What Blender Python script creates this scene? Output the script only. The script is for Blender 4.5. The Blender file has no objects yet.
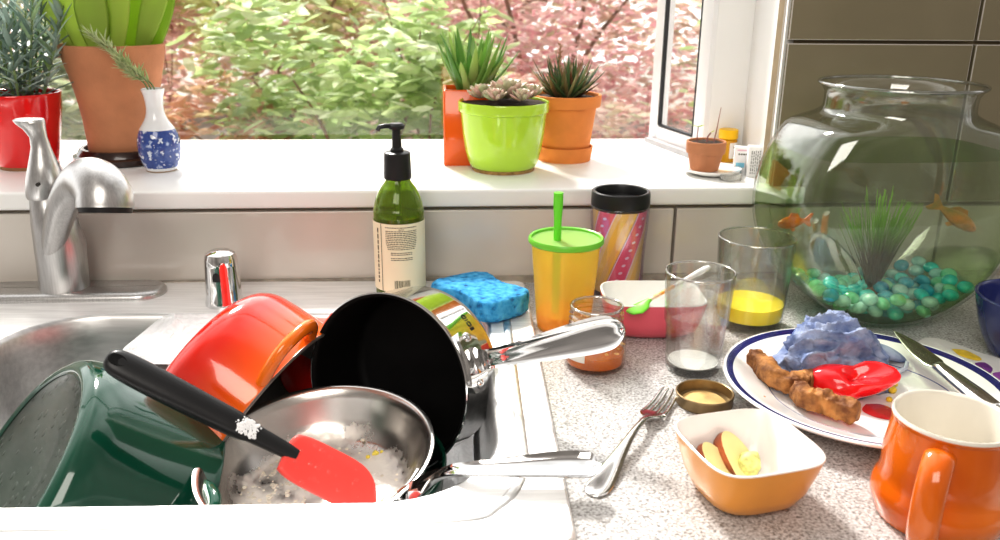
import bpy, bmesh, math, random
from mathutils import Vector, Matrix, noise
random.seed(7)
PI = math.pi
C = bpy.context.scene.collection
scene = bpy.context.scene

# ------------------------------------------------------------------ camera
F = 850.0
PITCH, YAW, ROLL, CAM_H = math.radians(18.4), math.radians(4.47), math.radians(.62), .361
CAM = Vector((0, 0, CAM_H))
FW = Vector((math.sin(YAW)*math.cos(PITCH), math.cos(YAW)*math.cos(PITCH), -math.sin(PITCH)))
_r = Vector((math.cos(YAW), -math.sin(YAW), 0)); _u = _r.cross(FW)
RT = math.cos(ROLL)*_r + math.sin(ROLL)*_u
UP = math.cos(ROLL)*_u - math.sin(ROLL)*_r

def ray(u, v): return FW + RT*((u-500)/F) - UP*((v-270)/F)
def at(u, v, z=0.0):                       # a pixel of the photo, on the level z
    d = ray(u, v); return CAM + d*((z-CAM_H)/d.z)
def aty(u, v, y):                          # a pixel of the photo, on the upright plane y
    d = ray(u, v); return CAM + d*(y/d.y)
def proj(p):
    d = Vector(p)-CAM; q = d.dot(FW)
    return 500+F*d.dot(RT)/q, 270-F*d.dot(UP)/q
class Ax:                                  # upright axis over a base point; turns rows and half widths into metres
    def __init__(s, u, v, z=0.0):
        s.p = at(u, v, z); s.z0 = z
    def z(s, row):
        lo, hi = -1.0, 2.0
        for _ in range(50):
            m = (lo+hi)/2
            if proj((s.p.x, s.p.y, m))[1] > row: lo = m
            else: hi = m
        return lo - s.z0
    def r(s, hw, z=0.0):
        d = (Vector((s.p.x, s.p.y, s.z0+z))-CAM).dot(FW)
        u = proj((s.p.x, s.p.y, s.z0+z))[0]
        return hw*d/F/math.sqrt(1+((u-500)/F)**2)
    def prof(s, pts): return [(s.r(h, s.z(row)), s.z(row)) for h, row in pts]

cam = bpy.data.objects.new('camera', bpy.data.cameras.new('camera')); C.objects.link(cam)
M3 = Matrix((RT, UP, -FW)).transposed()
cam.matrix_world = Matrix.Translation(CAM) @ M3.to_4x4()
cam.data.sensor_fit = 'HORIZONTAL'; cam.data.sensor_width = 36; cam.data.lens = 36*F/1000
cam.data.clip_start = .02
cam.data.dof.use_dof = True; cam.data.dof.focus_distance = .86; cam.data.dof.aperture_fstop = 9.0
scene.camera = cam

# ------------------------------------------------------------------ materials
def nd(nt, t, **kw):
    n = nt.nodes.new(t)
    for k, v in kw.items():
        if k.startswith('i_'): n.inputs[k[2:].replace('_', ' ')].default_value = v
        else: setattr(n, k, v)
    return n
def c4(c): return (c[0], c[1], c[2], 1)
def mat(name, col, rough=.5, metal=0, trans=0, ior=1.45, coat=0, var=.06, vscale=30, bump=0, bscale=200, sss=0, spec=.5, col2=None, aniso=0):
    m = bpy.data.materials.new(name); m.use_nodes = True; nt = m.node_tree
    b = nt.nodes['Principled BSDF']
    b.inputs['Roughness'].default_value = rough; b.inputs['Metallic'].default_value = metal
    b.inputs['Transmission Weight'].default_value = trans; b.inputs['IOR'].default_value = ior
    b.inputs['Coat Weight'].default_value = coat; b.inputs['Coat Roughness'].default_value = .04
    b.inputs['Specular IOR Level'].default_value = spec
    if sss:
        b.inputs['Subsurface Weight'].default_value = sss
        b.inputs['Subsurface Radius'].default_value = (.01, .006, .004); b.inputs['Subsurface Scale'].default_value = 1
    tc = nd(nt, 'ShaderNodeTexCoord')
    if var or col2:
        nz = nd(nt, 'ShaderNodeTexNoise', i_Scale=vscale, i_Detail=3.0)
        rp = nd(nt, 'ShaderNodeValToRGB')
        a = [max(0, x*(1-var)) for x in col]; d = col2 or [min(1, x*(1+var)) for x in col]
        rp.color_ramp.elements[0].position = .35; rp.color_ramp.elements[1].position = .65
        rp.color_ramp.elements[0].color = c4(a); rp.color_ramp.elements[1].color = c4(d)
        nt.links.new(tc.outputs['Object'], nz.inputs['Vector']); nt.links.new(nz.outputs['Fac'], rp.inputs['Fac'])
        nt.links.new(rp.outputs['Color'], b.inputs['Base Color'])
    else:
        b.inputs['Base Color'].default_value = c4(col)
    if bump:
        n2 = nd(nt, 'ShaderNodeTexNoise', i_Scale=bscale, i_Detail=4.0)
        bp = nd(nt, 'ShaderNodeBump', i_Strength=bump, i_Distance=.002)
        nt.links.new(tc.outputs['Object'], n2.inputs['Vector']); nt.links.new(n2.outputs['Fac'], bp.inputs['Height'])
        nt.links.new(bp.outputs['Normal'], b.inputs['Normal'])
    return m
def ramp_mat(name, build, rough=.4, coat=0, metal=0, trans=0, bump=None):
    m = bpy.data.materials.new(name); m.use_nodes = True; nt = m.node_tree; b = nt.nodes['Principled BSDF']
    b.inputs['Roughness'].default_value = rough; b.inputs['Coat Weight'].default_value = coat
    b.inputs['Metallic'].default_value = metal; b.inputs['Transmission Weight'].default_value = trans
    tc = nd(nt, 'ShaderNodeTexCoord'); build(nt, tc, b); return m
def ramp(nt, stops, interp='LINEAR'):
    r = nd(nt, 'ShaderNodeValToRGB'); cr = r.color_ramp; cr.interpolation = interp
    while len(cr.elements) > 1: cr.elements.remove(cr.elements[-1])
    cr.elements[0].position = stops[0][0]; cr.elements[0].color = c4(stops[0][1])
    for p, c in stops[1:]:
        e = cr.elements.new(p); e.color = c4(c)
    return r

def facing(nt, base=.045, top=.8, power=4):              # reflection that grows towards grazing angles, both sides alike
    lw = nd(nt, 'ShaderNodeLayerWeight', i_Blend=.5); p = nd(nt, 'ShaderNodeMath', operation='POWER'); p.inputs[1].default_value = power
    m = nd(nt, 'ShaderNodeMath', operation='MULTIPLY_ADD'); m.inputs[1].default_value = top; m.inputs[2].default_value = base
    nt.links.new(lw.outputs['Facing'], p.inputs[0]); nt.links.new(p.outputs[0], m.inputs[0]); return m
def clear_glass(name, tint=(1, 1, 1), strength=1.0):       # thin window glass
    m = bpy.data.materials.new(name); m.use_nodes = True; nt = m.node_tree; nt.nodes.clear()
    o = nd(nt, 'ShaderNodeOutputMaterial'); t = nd(nt, 'ShaderNodeBsdfTransparent', i_Color=c4(tint))
    g = nd(nt, 'ShaderNodeBsdfGlossy', i_Roughness=.02); f = facing(nt)
    mx = nd(nt, 'ShaderNodeMixShader'); nt.links.new(f.outputs[0], mx.inputs[0])
    nt.links.new(t.outputs[0], mx.inputs[1]); nt.links.new(g.outputs[0], mx.inputs[2]); nt.links.new(mx.outputs[0], o.inputs[0])
    return m
def leaf_mat(name, stops, trans=.45, rough=.5):
    m = bpy.data.materials.new(name); m.use_nodes = True; nt = m.node_tree; nt.nodes.clear()
    o = nd(nt, 'ShaderNodeOutputMaterial'); g = nd(nt, 'ShaderNodeNewGeometry'); r = ramp(nt, stops)
    nt.links.new(g.outputs['Random Per Island'], r.inputs['Fac'])
    b = nd(nt, 'ShaderNodeBsdfPrincipled', i_Roughness=rough); t = nd(nt, 'ShaderNodeBsdfTranslucent')
    mx = nd(nt, 'ShaderNodeMixShader'); mx.inputs[0].default_value = trans
    nt.links.new(r.outputs['Color'], b.inputs['Base Color']); nt.links.new(r.outputs['Color'], t.inputs['Color'])
    nt.links.new(b.outputs[0], mx.inputs[1]); nt.links.new(t.outputs[0], mx.inputs[2]); nt.links.new(mx.outputs[0], o.inputs[0])
    return m

# ------------------------------------------------------------------ mesh helpers
class MB:
    def __init__(s): s.v = []; s.f = []; s.mi = []
    def add(s, vs, fs, mi=0):
        o = len(s.v); s.v += [tuple(x) for x in vs]; s.f += [tuple(i+o for i in f) for f in fs]; s.mi += [mi]*len(fs); return s
    def loft(s, rings, cap0=True, cap1=True, closed=True, mi=0):
        n = len(rings[0]); vs = [p for r in rings for p in r]; fs = []
        for i in range(len(rings)-1):
            for j in range(n if closed else n-1):
                k = (j+1) % n
                fs.append((i*n+j, i*n+k, (i+1)*n+k, (i+1)*n+j))
        if cap0: fs.append(tuple(reversed(range(n))))
        if cap1: fs.append(tuple((len(rings)-1)*n+j for j in range(n)))
        return s.add(vs, fs, mi)
    def lathe(s, prof, seg=64, mi=0, sx=1, sy=1, off=(0, 0, 0)):
        vs = []; fs = []; idx = []
        for r, z in prof:
            if r < 1e-6:
                idx.append([len(vs)]); vs.append((off[0], off[1], z+off[2]))
            else:
                idx.append(list(range(len(vs), len(vs)+seg)))
                vs += [(off[0]+sx*r*math.cos(2*PI*j/seg), off[1]+sy*r*math.sin(2*PI*j/seg), z+off[2]) for j in range(seg)]
        for a, b in zip(idx, idx[1:]):
            for j in range(seg):
                k = (j+1) % seg
                if len(a) == 1 and len(b) == 1: continue
                if len(a) == 1: fs.append((a[0], b[k], b[j]))
                elif len(b) == 1: fs.append((a[j], a[k], b[0]))
                else: fs.append((a[j], a[k], b[k], b[j]))
        return s.add(vs, fs, mi)
    def tube(s, pts, radii, seg=14, up=None, caps=True, mi=0, roundcap=False):
        pts = [Vector(p) for p in pts]; n = len(pts)
        if not isinstance(radii, (list, tuple)): radii = [radii]*n
        t0 = (pts[1]-pts[0]).normalized()
        u = Vector(up) if up else (Vector((0, 0, 1)) if abs(t0.z) < .9 else Vector((1, 0, 0)))
        rings = []
        for i, p in enumerate(pts):
            t = ((pts[min(i+1, n-1)]-pts[max(i-1, 0)])).normalized()
            w = t.cross(u).normalized(); u2 = w.cross(t).normalized()
            if not up: u = u2
            r = radii[i]; rx, ry = (r if isinstance(r, tuple) else (r, r))
            rings.append([p + w*rx*math.cos(2*PI*j/seg) + u2*ry*math.sin(2*PI*j/seg) for j in range(seg)])
        return s.loft(rings, caps, caps, mi=mi)
    def box(s, c, d, mi=0, rot=None):
        c = Vector(c); vs = []
        for z in (-1, 1):
            for y in (-1, 1):
                for x in (-1, 1):
                    v = Vector((x*d[0]/2, y*d[1]/2, z*d[2]/2))
                    if rot: v = rot @ v
                    vs.append(c+v)
        return s.add(vs, [(0, 2, 3, 1), (4, 5, 7, 6), (0, 1, 5, 4), (2, 6, 7, 3), (0, 4, 6, 2), (1, 3, 7, 5)], mi)
    def xf(s, mtx):
        s.v = [tuple(mtx @ Vector(p)) for p in s.v]; return s
    def disp(s, fn):
        s.v = [tuple(fn(Vector(p))) for p in s.v]; return s
    def mesh(s, name, mats, sharp=38, smooth=True, recalc=True, bevel=0, bseg=2, sub=0, merge=0):
        me = bpy.data.meshes.new(name); me.from_pydata(s.v, [], s.f)
        for p, k in zip(me.polygons, s.mi): p.material_index = k
        bm = bmesh.new(); bm.from_mesh(me)
        if merge: bmesh.ops.remove_doubles(bm, verts=bm.verts, dist=merge)
        if recalc: bmesh.ops.recalc_face_normals(bm, faces=bm.faces)
        if bevel:
            es = [e for e in bm.edges if len(e.link_faces) == 2 and e.calc_face_angle(0) > math.radians(30)]
            bmesh.ops.bevel(bm, geom=es, offset=bevel, segments=bseg, profile=.5, affect='EDGES', clamp_overlap=True)
        if sub: bmesh.ops.subdivide_edges(bm, edges=bm.edges, cuts=sub, use_grid_fill=True, smooth=0)
        if smooth:
            for f in bm.faces: f.smooth = True
            for e in bm.edges:
                if len(e.link_faces) == 2 and e.calc_face_angle(0) > math.radians(sharp): e.smooth = False
        bm.to_mesh(me); bm.free()
        for m in (mats if isinstance(mats, (list, tuple)) else [mats]): me.materials.append(m)
        return me
    def obj(s, name, mats, parent=None, loc=None, mtx=None, **kw):
        return link(name, s.mesh(name, mats, **kw), parent, loc, mtx)
def link(name, me, parent=None, loc=None, mtx=None):
    o = bpy.data.objects.new(name, me); C.objects.link(o)
    if parent: o.parent = parent
    if loc is not None: o.location = loc
    if mtx is not None: o.matrix_local = mtx
    return o
def tag(o, label=None, cat=None, group=None, kind=None):
    if label: o['label'] = label
    if cat: o['category'] = cat
    if group: o['group'] = group
    if kind: o['kind'] = kind
    return o
def thing(name, label, cat, loc=(0, 0, 0), rz=0, group=None, mtx=None):
    o = bpy.data.objects.new(name, None); C.objects.link(o); o.empty_display_size = .02
    if mtx is not None: o.matrix_world = mtx
    else: o.location = loc; o.rotation_euler = (0, 0, rz)
    return tag(o, label, cat, group)
def struct(o): o['kind'] = 'structure'; return o
def cr(pts, n=6):                                   # Catmull-Rom through points of any size
    out = []; P = [tuple(p) for p in pts]
    for i in range(len(P)-1):
        a, b, c, d = P[max(i-1, 0)], P[i], P[i+1], P[min(i+2, len(P)-1)]
        for k in range(n):
            t = k/n
            out.append(tuple(.5*(2*b[j]+(c[j]-a[j])*t+(2*a[j]-5*b[j]+4*c[j]-d[j])*t*t+(3*b[j]-a[j]-3*c[j]+d[j])*t**3) for j in range(len(b))))
    out.append(P[-1]); return out
def shell(outer, t, floor):                         # closed profile of a vessel: outside up, rim, inside down
    rim = outer[-1]
    inner = [(max(r-t, 1e-4), z) for r, z in outer if z > floor+t*.5]
    inner[-1] = (rim[0]-t, rim[1])
    mid = [(rim[0]-t*.12, rim[1]+t*.30), (rim[0]-t*.5, rim[1]+t*.45), (rim[0]-t*.88, rim[1]+t*.30)]
    last = inner[0]
    return [(0, outer[0][1])] + outer + mid + list(reversed(inner)) + [(last[0]*.96, floor+(last[1]-floor)*.25), (last[0]*.85, floor), (0, floor)]
def rrect(x0, x1, y0, y1, r, seg=8):                # r = radius or four (x0y0, x1y0, x1y1, x0y1)
    r = r if isinstance(r, (list, tuple)) else [r]*4; out = []
    for (cx, cy, a), q in zip(((x0, y0, PI), (x1, y0, 1.5*PI), (x1, y1, 0), (x0, y1, .5*PI)), r):
        sx = 1 if cx == x0 else -1; sy = 1 if cy == y0 else -1
        for k in range(seg+1):
            t = a + .5*PI*k/seg; out.append(Vector((cx+sx*q+q*math.cos(t), cy+sy*q+q*math.sin(t), 0)))
    return out
def flat_with_holes(outer, holes, z=0):             # a filled polygon with holes
    bm = bmesh.new()
    for lp in [outer]+holes:
        vs = [bm.verts.new((p[0], p[1], z)) for p in lp]
        for i in range(len(vs)): bm.edges.new((vs[i], vs[(i+1) % len(vs)]))
    bmesh.ops.triangle_fill(bm, use_beauty=True, use_dissolve=False, edges=bm.edges)
    bm.verts.index_update(); v = [tuple(x.co) for x in bm.verts]; f = [tuple(q.index for q in fc.verts) for fc in bm.faces]
    f = [q if (Vector(v[q[1]])-Vector(v[q[0]])).cross(Vector(v[q[2]])-Vector(v[q[0]])).z > 0 else tuple(reversed(q)) for q in f]
    bm.free(); return v, f
def basis(x, z, o):                                 # matrix with local z along z, local x as near x as possible
    z = Vector(z).normalized(); x = Vector(x); x = (x-z*x.dot(z)).normalized(); y = z.cross(x)
    m = Matrix((x, y, z)).transposed().to_4x4(); m.translation = Vector(o); return m
def rnd(a, b): return random.uniform(a, b)
# ------------------------------------------------------------------ light and sky
w = bpy.data.worlds.new('sky'); scene.world = w; w.use_nodes = True; nt = w.node_tree; nt.nodes.clear()
wo = nd(nt, 'ShaderNodeOutputWorld'); bg = nd(nt, 'ShaderNodeBackground', i_Strength=1.0); tc = nd(nt, 'ShaderNodeTexCoord')
sp = nd(nt, 'ShaderNodeSeparateXYZ'); nt.links.new(tc.outputs['Generated'], sp.inputs[0])
wr = ramp(nt, [(0, (.30, .265, .235)), (.42, (.42, .385, .355)), (.60, (1.65, 1.62, 1.58)), (1, (2.2, 2.2, 2.2))])
mr = nd(nt, 'ShaderNodeMapRange'); mr.inputs['From Min'].default_value = -1; mr.inputs['From Max'].default_value = 1
nt.links.new(sp.outputs['Y'], mr.inputs['Value']); nt.links.new(mr.outputs[0], wr.inputs['Fac'])
wn = nd(nt, 'ShaderNodeTexNoise', i_Scale=2.2, i_Detail=1.0); nt.links.new(tc.outputs['Generated'], wn.inputs['Vector'])
wm = nd(nt, 'ShaderNodeMapRange'); wm.inputs['From Min'].default_value = .35; wm.inputs['From Max'].default_value = .65
wm.inputs['To Min'].default_value = .6; wm.inputs['To Max'].default_value = 1.25; nt.links.new(wn.outputs['Fac'], wm.inputs['Value'])
mu = nd(nt, 'ShaderNodeVectorMath', operation='SCALE'); nt.links.new(wr.outputs['Color'], mu.inputs[0]); nt.links.new(wm.outputs[0], mu.inputs['Scale'])
nt.links.new(mu.outputs[0], bg.inputs['Color']); nt.links.new(bg.outputs[0], wo.inputs[0])

sun = bpy.data.objects.new('sun', bpy.data.lights.new('sun', 'SUN')); C.objects.link(sun)
sun.data.energy = 4.8; sun.data.angle = math.radians(9); sun.data.color = (1, .97, .92)
sun.rotation_euler = Vector((.22, -.62, -.62)).to_track_quat('-Z', 'Y').to_euler()
fill = bpy.data.objects.new('ceiling_lamp', bpy.data.lights.new('ceiling_lamp', 'AREA')); C.objects.link(fill)  # unseen area light added behind the camera as warm frontal fill
fill.data.size = 1.0; fill.data.energy = 17; fill.data.color = (1, .95, .88); fill.location = (-.35, -.75, 1.25)
fill.rotation_euler = (Vector((.1, .85, .05))-fill.location).to_track_quat('-Z', 'Y').to_euler()

scene.view_settings.view_transform = 'Standard'; scene.view_settings.look = 'None'
scene.view_settings.exposure = .28; scene.view_settings.gamma = .86
scene.cycles.max_bounces = 20; scene.cycles.transmission_bounces = 20; scene.cycles.transparent_max_bounces = 16
scene.cycles.blur_glossy = 1.0; scene.cycles.sample_clamp_indirect = 6

# ------------------------------------------------------------------ common materials
def steel_mat(name, col=(.70, .69, .68), rough=.22, brush=(1, 60, 60), amt=.10):
    def build(nt, tc, b):
        mp = nd(nt, 'ShaderNodeMapping'); mp.inputs['Scale'].default_value = brush
        nz = nd(nt, 'ShaderNodeTexNoise', i_Scale=14.0, i_Detail=4.0); nt.links.new(tc.outputs['Object'], mp.inputs['Vector']); nt.links.new(mp.outputs[0], nz.inputs['Vector'])
        r = ramp(nt, [(.3, [x*.88 for x in col]), (.7, [min(1, x*1.08) for x in col])]); nt.links.new(nz.outputs['Fac'], r.inputs['Fac']); nt.links.new(r.outputs['Color'], b.inputs['Base Color'])
        m = nd(nt, 'ShaderNodeMapRange'); m.inputs['To Min'].default_value = max(.02, rough-amt); m.inputs['To Max'].default_value = rough+amt
        nt.links.new(nz.outputs['Fac'], m.inputs['Value']); nt.links.new(m.outputs[0], b.inputs['Roughness'])
    return ramp_mat(name, build, rough, metal=1)
STEEL = steel_mat('brushed_steel', (.74,.735,.73), rough=.40, brush=(1, 14, 14), amt=.05); CHROME = steel_mat('polished_chrome', (.80, .80, .80), .07, (1, 8, 8), .03)
NICKEL = steel_mat('brushed_nickel', (.58, .575, .57), .33, (40, 40, 3), .05)
DARKMETAL = mat('dark_metal', (.06, .055, .05), .35, 1)
BLACK = mat('black_plastic', (.015, .015, .016), .38, bump=.05)
SOIL = mat('potting_soil', (.05, .03, .02), .95, var=.5, vscale=120, bump=.8, bscale=300)
WHITE = mat('white_glazed_ceramic', (.86, .85, .83), .12, coat=.6, var=.01)
PAINT = mat('white_paint', (.86, .86, .85), .35, var=.015, vscale=6)
def soft_plastic(name, col, clear=.35, rough=.25):                 # thin translucent plastic lit from behind
    m = bpy.data.materials.new(name); m.use_nodes = True; nt = m.node_tree; b = nt.nodes['Principled BSDF']; o = nt.nodes['Material Output']
    b.inputs['Base Color'].default_value = c4(col); b.inputs['Roughness'].default_value = rough
    t = nd(nt, 'ShaderNodeBsdfTranslucent', i_Color=c4(col)); p = nd(nt, 'ShaderNodeBsdfTransparent', i_Color=c4([.5+.5*x for x in col]))
    m1 = nd(nt, 'ShaderNodeMixShader'); m1.inputs[0].default_value = .5; nt.links.new(b.outputs[0], m1.inputs[1]); nt.links.new(t.outputs[0], m1.inputs[2])
    m2 = nd(nt, 'ShaderNodeMixShader'); m2.inputs[0].default_value = clear; nt.links.new(m1.outputs[0], m2.inputs[1]); nt.links.new(p.outputs[0], m2.inputs[2]); nt.links.new(m2.outputs[0], o.inputs[0]); return m
def vessel_glass(name, tint=(1, 1, 1), ior=1.45, mixf=.16, fres=1.75, edge=None, e0=.62, refl=.07):   # clear walls that let light through, with refraction in the thick places
    m = bpy.data.materials.new(name); m.use_nodes = True; nt = m.node_tree; nt.nodes.clear()
    o = nd(nt, 'ShaderNodeOutputMaterial'); t = nd(nt, 'ShaderNodeBsdfTransparent', i_Color=c4(tint))
    if edge:
        lw = nd(nt, 'ShaderNodeLayerWeight', i_Blend=.45); r = ramp(nt, [(e0, tint), (.97, edge)]); nt.links.new(lw.outputs['Facing'], r.inputs['Fac']); nt.links.new(r.outputs['Color'], t.inputs['Color'])
    g = nd(nt, 'ShaderNodeBsdfGlossy', i_Roughness=.01); f = facing(nt, refl, fres-1, 4)
    rf = nd(nt, 'ShaderNodeBsdfGlass', i_Roughness=.0, i_IOR=ior, i_Color=c4(tint))
    m1 = nd(nt, 'ShaderNodeMixShader'); nt.links.new(f.outputs[0], m1.inputs[0]); nt.links.new(t.outputs[0], m1.inputs[1]); nt.links.new(g.outputs[0], m1.inputs[2])
    m2 = nd(nt, 'ShaderNodeMixShader'); m2.inputs[0].default_value = mixf; nt.links.new(m1.outputs[0], m2.inputs[1]); nt.links.new(rf.outputs[0], m2.inputs[2]); nt.links.new(m2.outputs[0], o.inputs[0])
    return m
GLASS = vessel_glass('clear_glass', (.985, .99, .985), edge=(.84, .87, .86), refl=.06)
RIMG = vessel_glass('glass_rim', (.97, .98, .97), 1.45, .35, 1.9, refl=.40)
def glass_rim(parent, R, z, r=.0011):
    return MB().lathe([(R+r*math.cos(2*PI*k/10), z+r*math.sin(2*PI*k/10)) for k in range(11)], 72).obj('rim', RIMG, parent)
PAPER = mat('cream_label_paper', (.90, .85, .64), .6, var=.04, vscale=8)
INK = mat('dark_ink', (.10, .09, .05), .6, var=.02)

# ------------------------------------------------------------------ room shell
WY = 1.036; XR = .424
def tile_mat(name, col, col2):
    return mat(name, col, .22, coat=.3, var=.05, vscale=5, col2=col2)
T1 = tile_mat('warm_white_glazed_tile', (.60, .56, .51), (.66, .62, .575)); T2 = tile_mat('shaded_glazed_tile', (.25, .215, .14), (.285, .245, .165))  # upper tile: its dimmer light is put into a darker olive colour
GROUT = mat('beige_grout', (.44, .38, .30), .85, var=.08, vscale=60, bump=.2); GROUT2 = mat('brown_grout', (.30, .235, .15), .85, var=.08, vscale=60)
m = MB()
zs = .1235
for x0, x1 in ((-1.6, .3035), (.3075, .66), (.664, 1.1), (1.104, 1.6)):
    m.box(((x0+x1)/2, WY+.006, .050), (x1-x0, .012, .090), 0)
m.box((0, WY+.02, .052), (3.2, .016, .10), 2)
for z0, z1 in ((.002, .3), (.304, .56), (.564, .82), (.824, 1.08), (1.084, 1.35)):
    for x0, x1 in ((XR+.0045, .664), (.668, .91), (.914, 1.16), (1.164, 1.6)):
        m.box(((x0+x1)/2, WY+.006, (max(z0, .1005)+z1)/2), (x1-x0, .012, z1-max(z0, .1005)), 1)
m.box(((XR+1.6)/2, WY+.021, .74), (1.6-XR, .02, 1.28), 3)
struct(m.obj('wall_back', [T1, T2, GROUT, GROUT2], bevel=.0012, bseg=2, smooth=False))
m = MB(); m.box((-.563, 1.206, .1115), (2.07, .352, .0225))
sill = struct(m.obj('trim_1', PAINT, bevel=.004, bseg=3))          # deep window sill
m = MB()                                                          # white jamb to the right of the garden window
JX = .452; JY = 1.222
lp_ = [(XR, WY+.001), (JX, JY), (.3985, JY-.004), (.3985, JY+.02), (JX+.05, JY+.02), (JX+.05, WY+.014), (XR+.02, WY+.014)]
m.loft([[Vector((x, y, z)) for x, y in lp_] for z in (.10, 1.35)])
struct(m.obj('wall_right', PAINT, smooth=False))
# garden window: front pane and the narrow side pane
FRAME = mat('white_window_frame', (.85, .85, .86), .3, var=.01); GASKET = mat('black_window_gasket', (.03, .03, .035), .5)
PANE = clear_glass('window_glass')
m = MB(); m.box((-.62, 1.391, .1205), (1.95, .02, .004)); m.box((-1.58, 1.391, .75), (.04, .04, 1.2)); m.box((-.62, 1.391, 1.33), (1.95, .04, .04))
wf = struct(m.obj('window_1', FRAME, bevel=.002))
m = MB(); m.box((-.61, 1.391, .722), (1.92, .003, 1.18)); m.obj('window_pane', PANE, wf)
ws = Vector((.362, 1.385, .1225)); we = Vector((.3985, 1.222, .1225)); d = (we-ws); L = d.length; ang = math.atan2(d.y, d.x)
side = struct(MB().box((.012, 0, .61), (.030, .018, 1.22)).box((L-.012, 0, .61), (.030, .018, 1.22)).box((L/2, 0, .014), (L-.05, .018, .028)).box((L/2, 0, 1.2), (L-.05, .018, .03)).obj('window_2', FRAME, bevel=.002))
side.matrix_world = Matrix.Translation(ws) @ Matrix.Rotation(ang, 4, 'Z')
g = MB().box((.0285, -.006, .62), (.004, .006, 1.18)).box((L-.0285, -.006, .62), (.003, .006, 1.18)).box((L/2, -.006, .030), (L-.06, .006, .003)).obj('window_gasket', GASKET, side)
MB().box((L/2, 0, .615), (L-.05, .003, 1.165)).obj('window_pane', PANE, side)
MB().box((L/2, -.016, .004), (L-.02, .012, .007)).obj('window_rail', mat('grey_rail', (.45, .45, .46), .4), side)

# worktop with a cut-out for the sink
SR = -.035; SO = Vector((.09, .909, 0)); SM = Matrix.Translation(SO) @ Matrix.Rotation(SR, 4, 'Z')
def sw(x, y, z=0): return SM @ Vector((x, y, z))
hole = [sw(p.x, p.y) for p in rrect(-1.2, .006, -.415, .09, .02, 3)]
v, f = flat_with_holes([Vector(p) for p in ((-1.6, .40, 0), (1.6, .40, 0), (1.6, WY+.004, 0), (-1.6, WY+.004, 0))], [hole])
m = MB().add(v, f).add([(x, y, z-.04) for x, y, z in v], [tuple(reversed(q)) for q in f])
n = len(hole); m.loft([hole, [p-Vector((0, 0, .04)) for p in hole]], False, False)
oc = [Vector((-1.6, .40, 0)), Vector((1.6, .40, 0)), Vector((1.6, WY+.004, 0)), Vector((-1.6, WY+.004, 0))]
m.loft([oc, [p-Vector((0, 0, .04)) for p in oc]], False, False)
def terrazzo(nt, tc, b):
    n1 = nd(nt, 'ShaderNodeTexNoise', i_Scale=420.0, i_Detail=2.0, i_Roughness=.6); n2 = nd(nt, 'ShaderNodeTexVoronoi', i_Scale=520.0); n3 = nd(nt, 'ShaderNodeTexNoise', i_Scale=9.0)
    for q in (n1, n2, n3): nt.links.new(tc.outputs['Object'], q.inputs['Vector'])
    r1 = ramp(nt, [(.30, (.25, .235, .225)), (.42, (.40, .385, .375)), (.52, (.54, .53, .52)), (.68, (.68, .68, .68))]); nt.links.new(n1.outputs['Fac'], r1.inputs['Fac'])
    r2 = ramp(nt, [(0, (.35, .33, .31)), (.12, (.5, .48, .46)), (.25, (1, 1, 1))]); sx = nd(nt, 'ShaderNodeSeparateColor'); nt.links.new(n2.outputs['Color'], sx.inputs[0]); nt.links.new(sx.outputs[0], r2.inputs['Fac'])
    mx = nd(nt, 'ShaderNodeMix', data_type='RGBA', blend_type='MULTIPLY'); mx.inputs['Factor'].default_value = .75
    nt.links.new(r1.outputs['Color'], mx.inputs[6]); nt.links.new(r2.outputs['Color'], mx.inputs[7]); nt.links.new(mx.outputs[2], b.inputs['Base Color'])
TERR = ramp_mat('speckled_grey_laminate', terrazzo, .30, coat=.15)
wt = m.obj('worktop', TERR, recalc=False, smooth=False); tag(wt, 'pale grey speckled kitchen worktop around the steel sink', 'worktop')
MB().box((0, 1.0325, .004), (1.7, .006, .008)).obj('sealant_strip', mat('grey_sealant', (.38, .34, .29), .8, var=.2, vscale=80), wt)

# ------------------------------------------------------------------ sink
sink = thing('kitchen_sink', 'stainless steel kitchen sink heaped with dirty pots and pans', 'sink', mtx=SM)
DZ = .007
b1 = rrect(-.545, -.030, -.380, .0, [.05, .095, .035, .09], 10)
b3 = rrect(-1.10, -.585, -.38, .0, [.06, .06, .07, .06], 10)
outer = rrect(-1.3, .015, -.432, .108, [.02, .018, .012, .02], 3)
v, f = flat_with_holes(outer, [b1, b3], DZ)
m = MB().add(v, f)
def off(lp, dz, s=0, c=None):
    c = c or sum((Vector(p) for p in lp), Vector())/len(lp); o = []
    n = len(lp)
    for i, p in enumerate(lp):
        t = (lp[(i+1) % n]-lp[i-1]).normalized(); o.append(Vector((p.x+t.y*s, p.y-t.x*s, dz)))
    return o
m.loft([[Vector((p.x, p.y, DZ)) for p in outer], off(outer, DZ-.0012, .002), off(outer, .0005, .0032), off(outer, -.002, .0032)], False, False)
DECK = steel_mat('satin_steel', (.90, .895, .89), rough=.5, brush=(1, 14, 14), amt=.05); DECK.node_tree.nodes['Principled BSDF'].inputs['Metallic'].default_value = .5
sd = m.obj('deck', DECK, sink, sharp=50)
def basin(lp, depth, name='basin'):
    r = [off(lp, DZ, 0), off(lp, DZ-.001, -.002), off(lp, DZ-.005, -.0045), off(lp, -.02, -.007), off(lp, -depth+.03, -.013), off(lp, -depth+.012, -.018), off(lp, -depth+.003, -.028), off(lp, -depth, -.042)]
    return MB().loft(r, False, True).obj(name, STEEL, sink, sharp=60)
basin(b1, .16); basin(b3, .16)
dv_ = []
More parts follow.
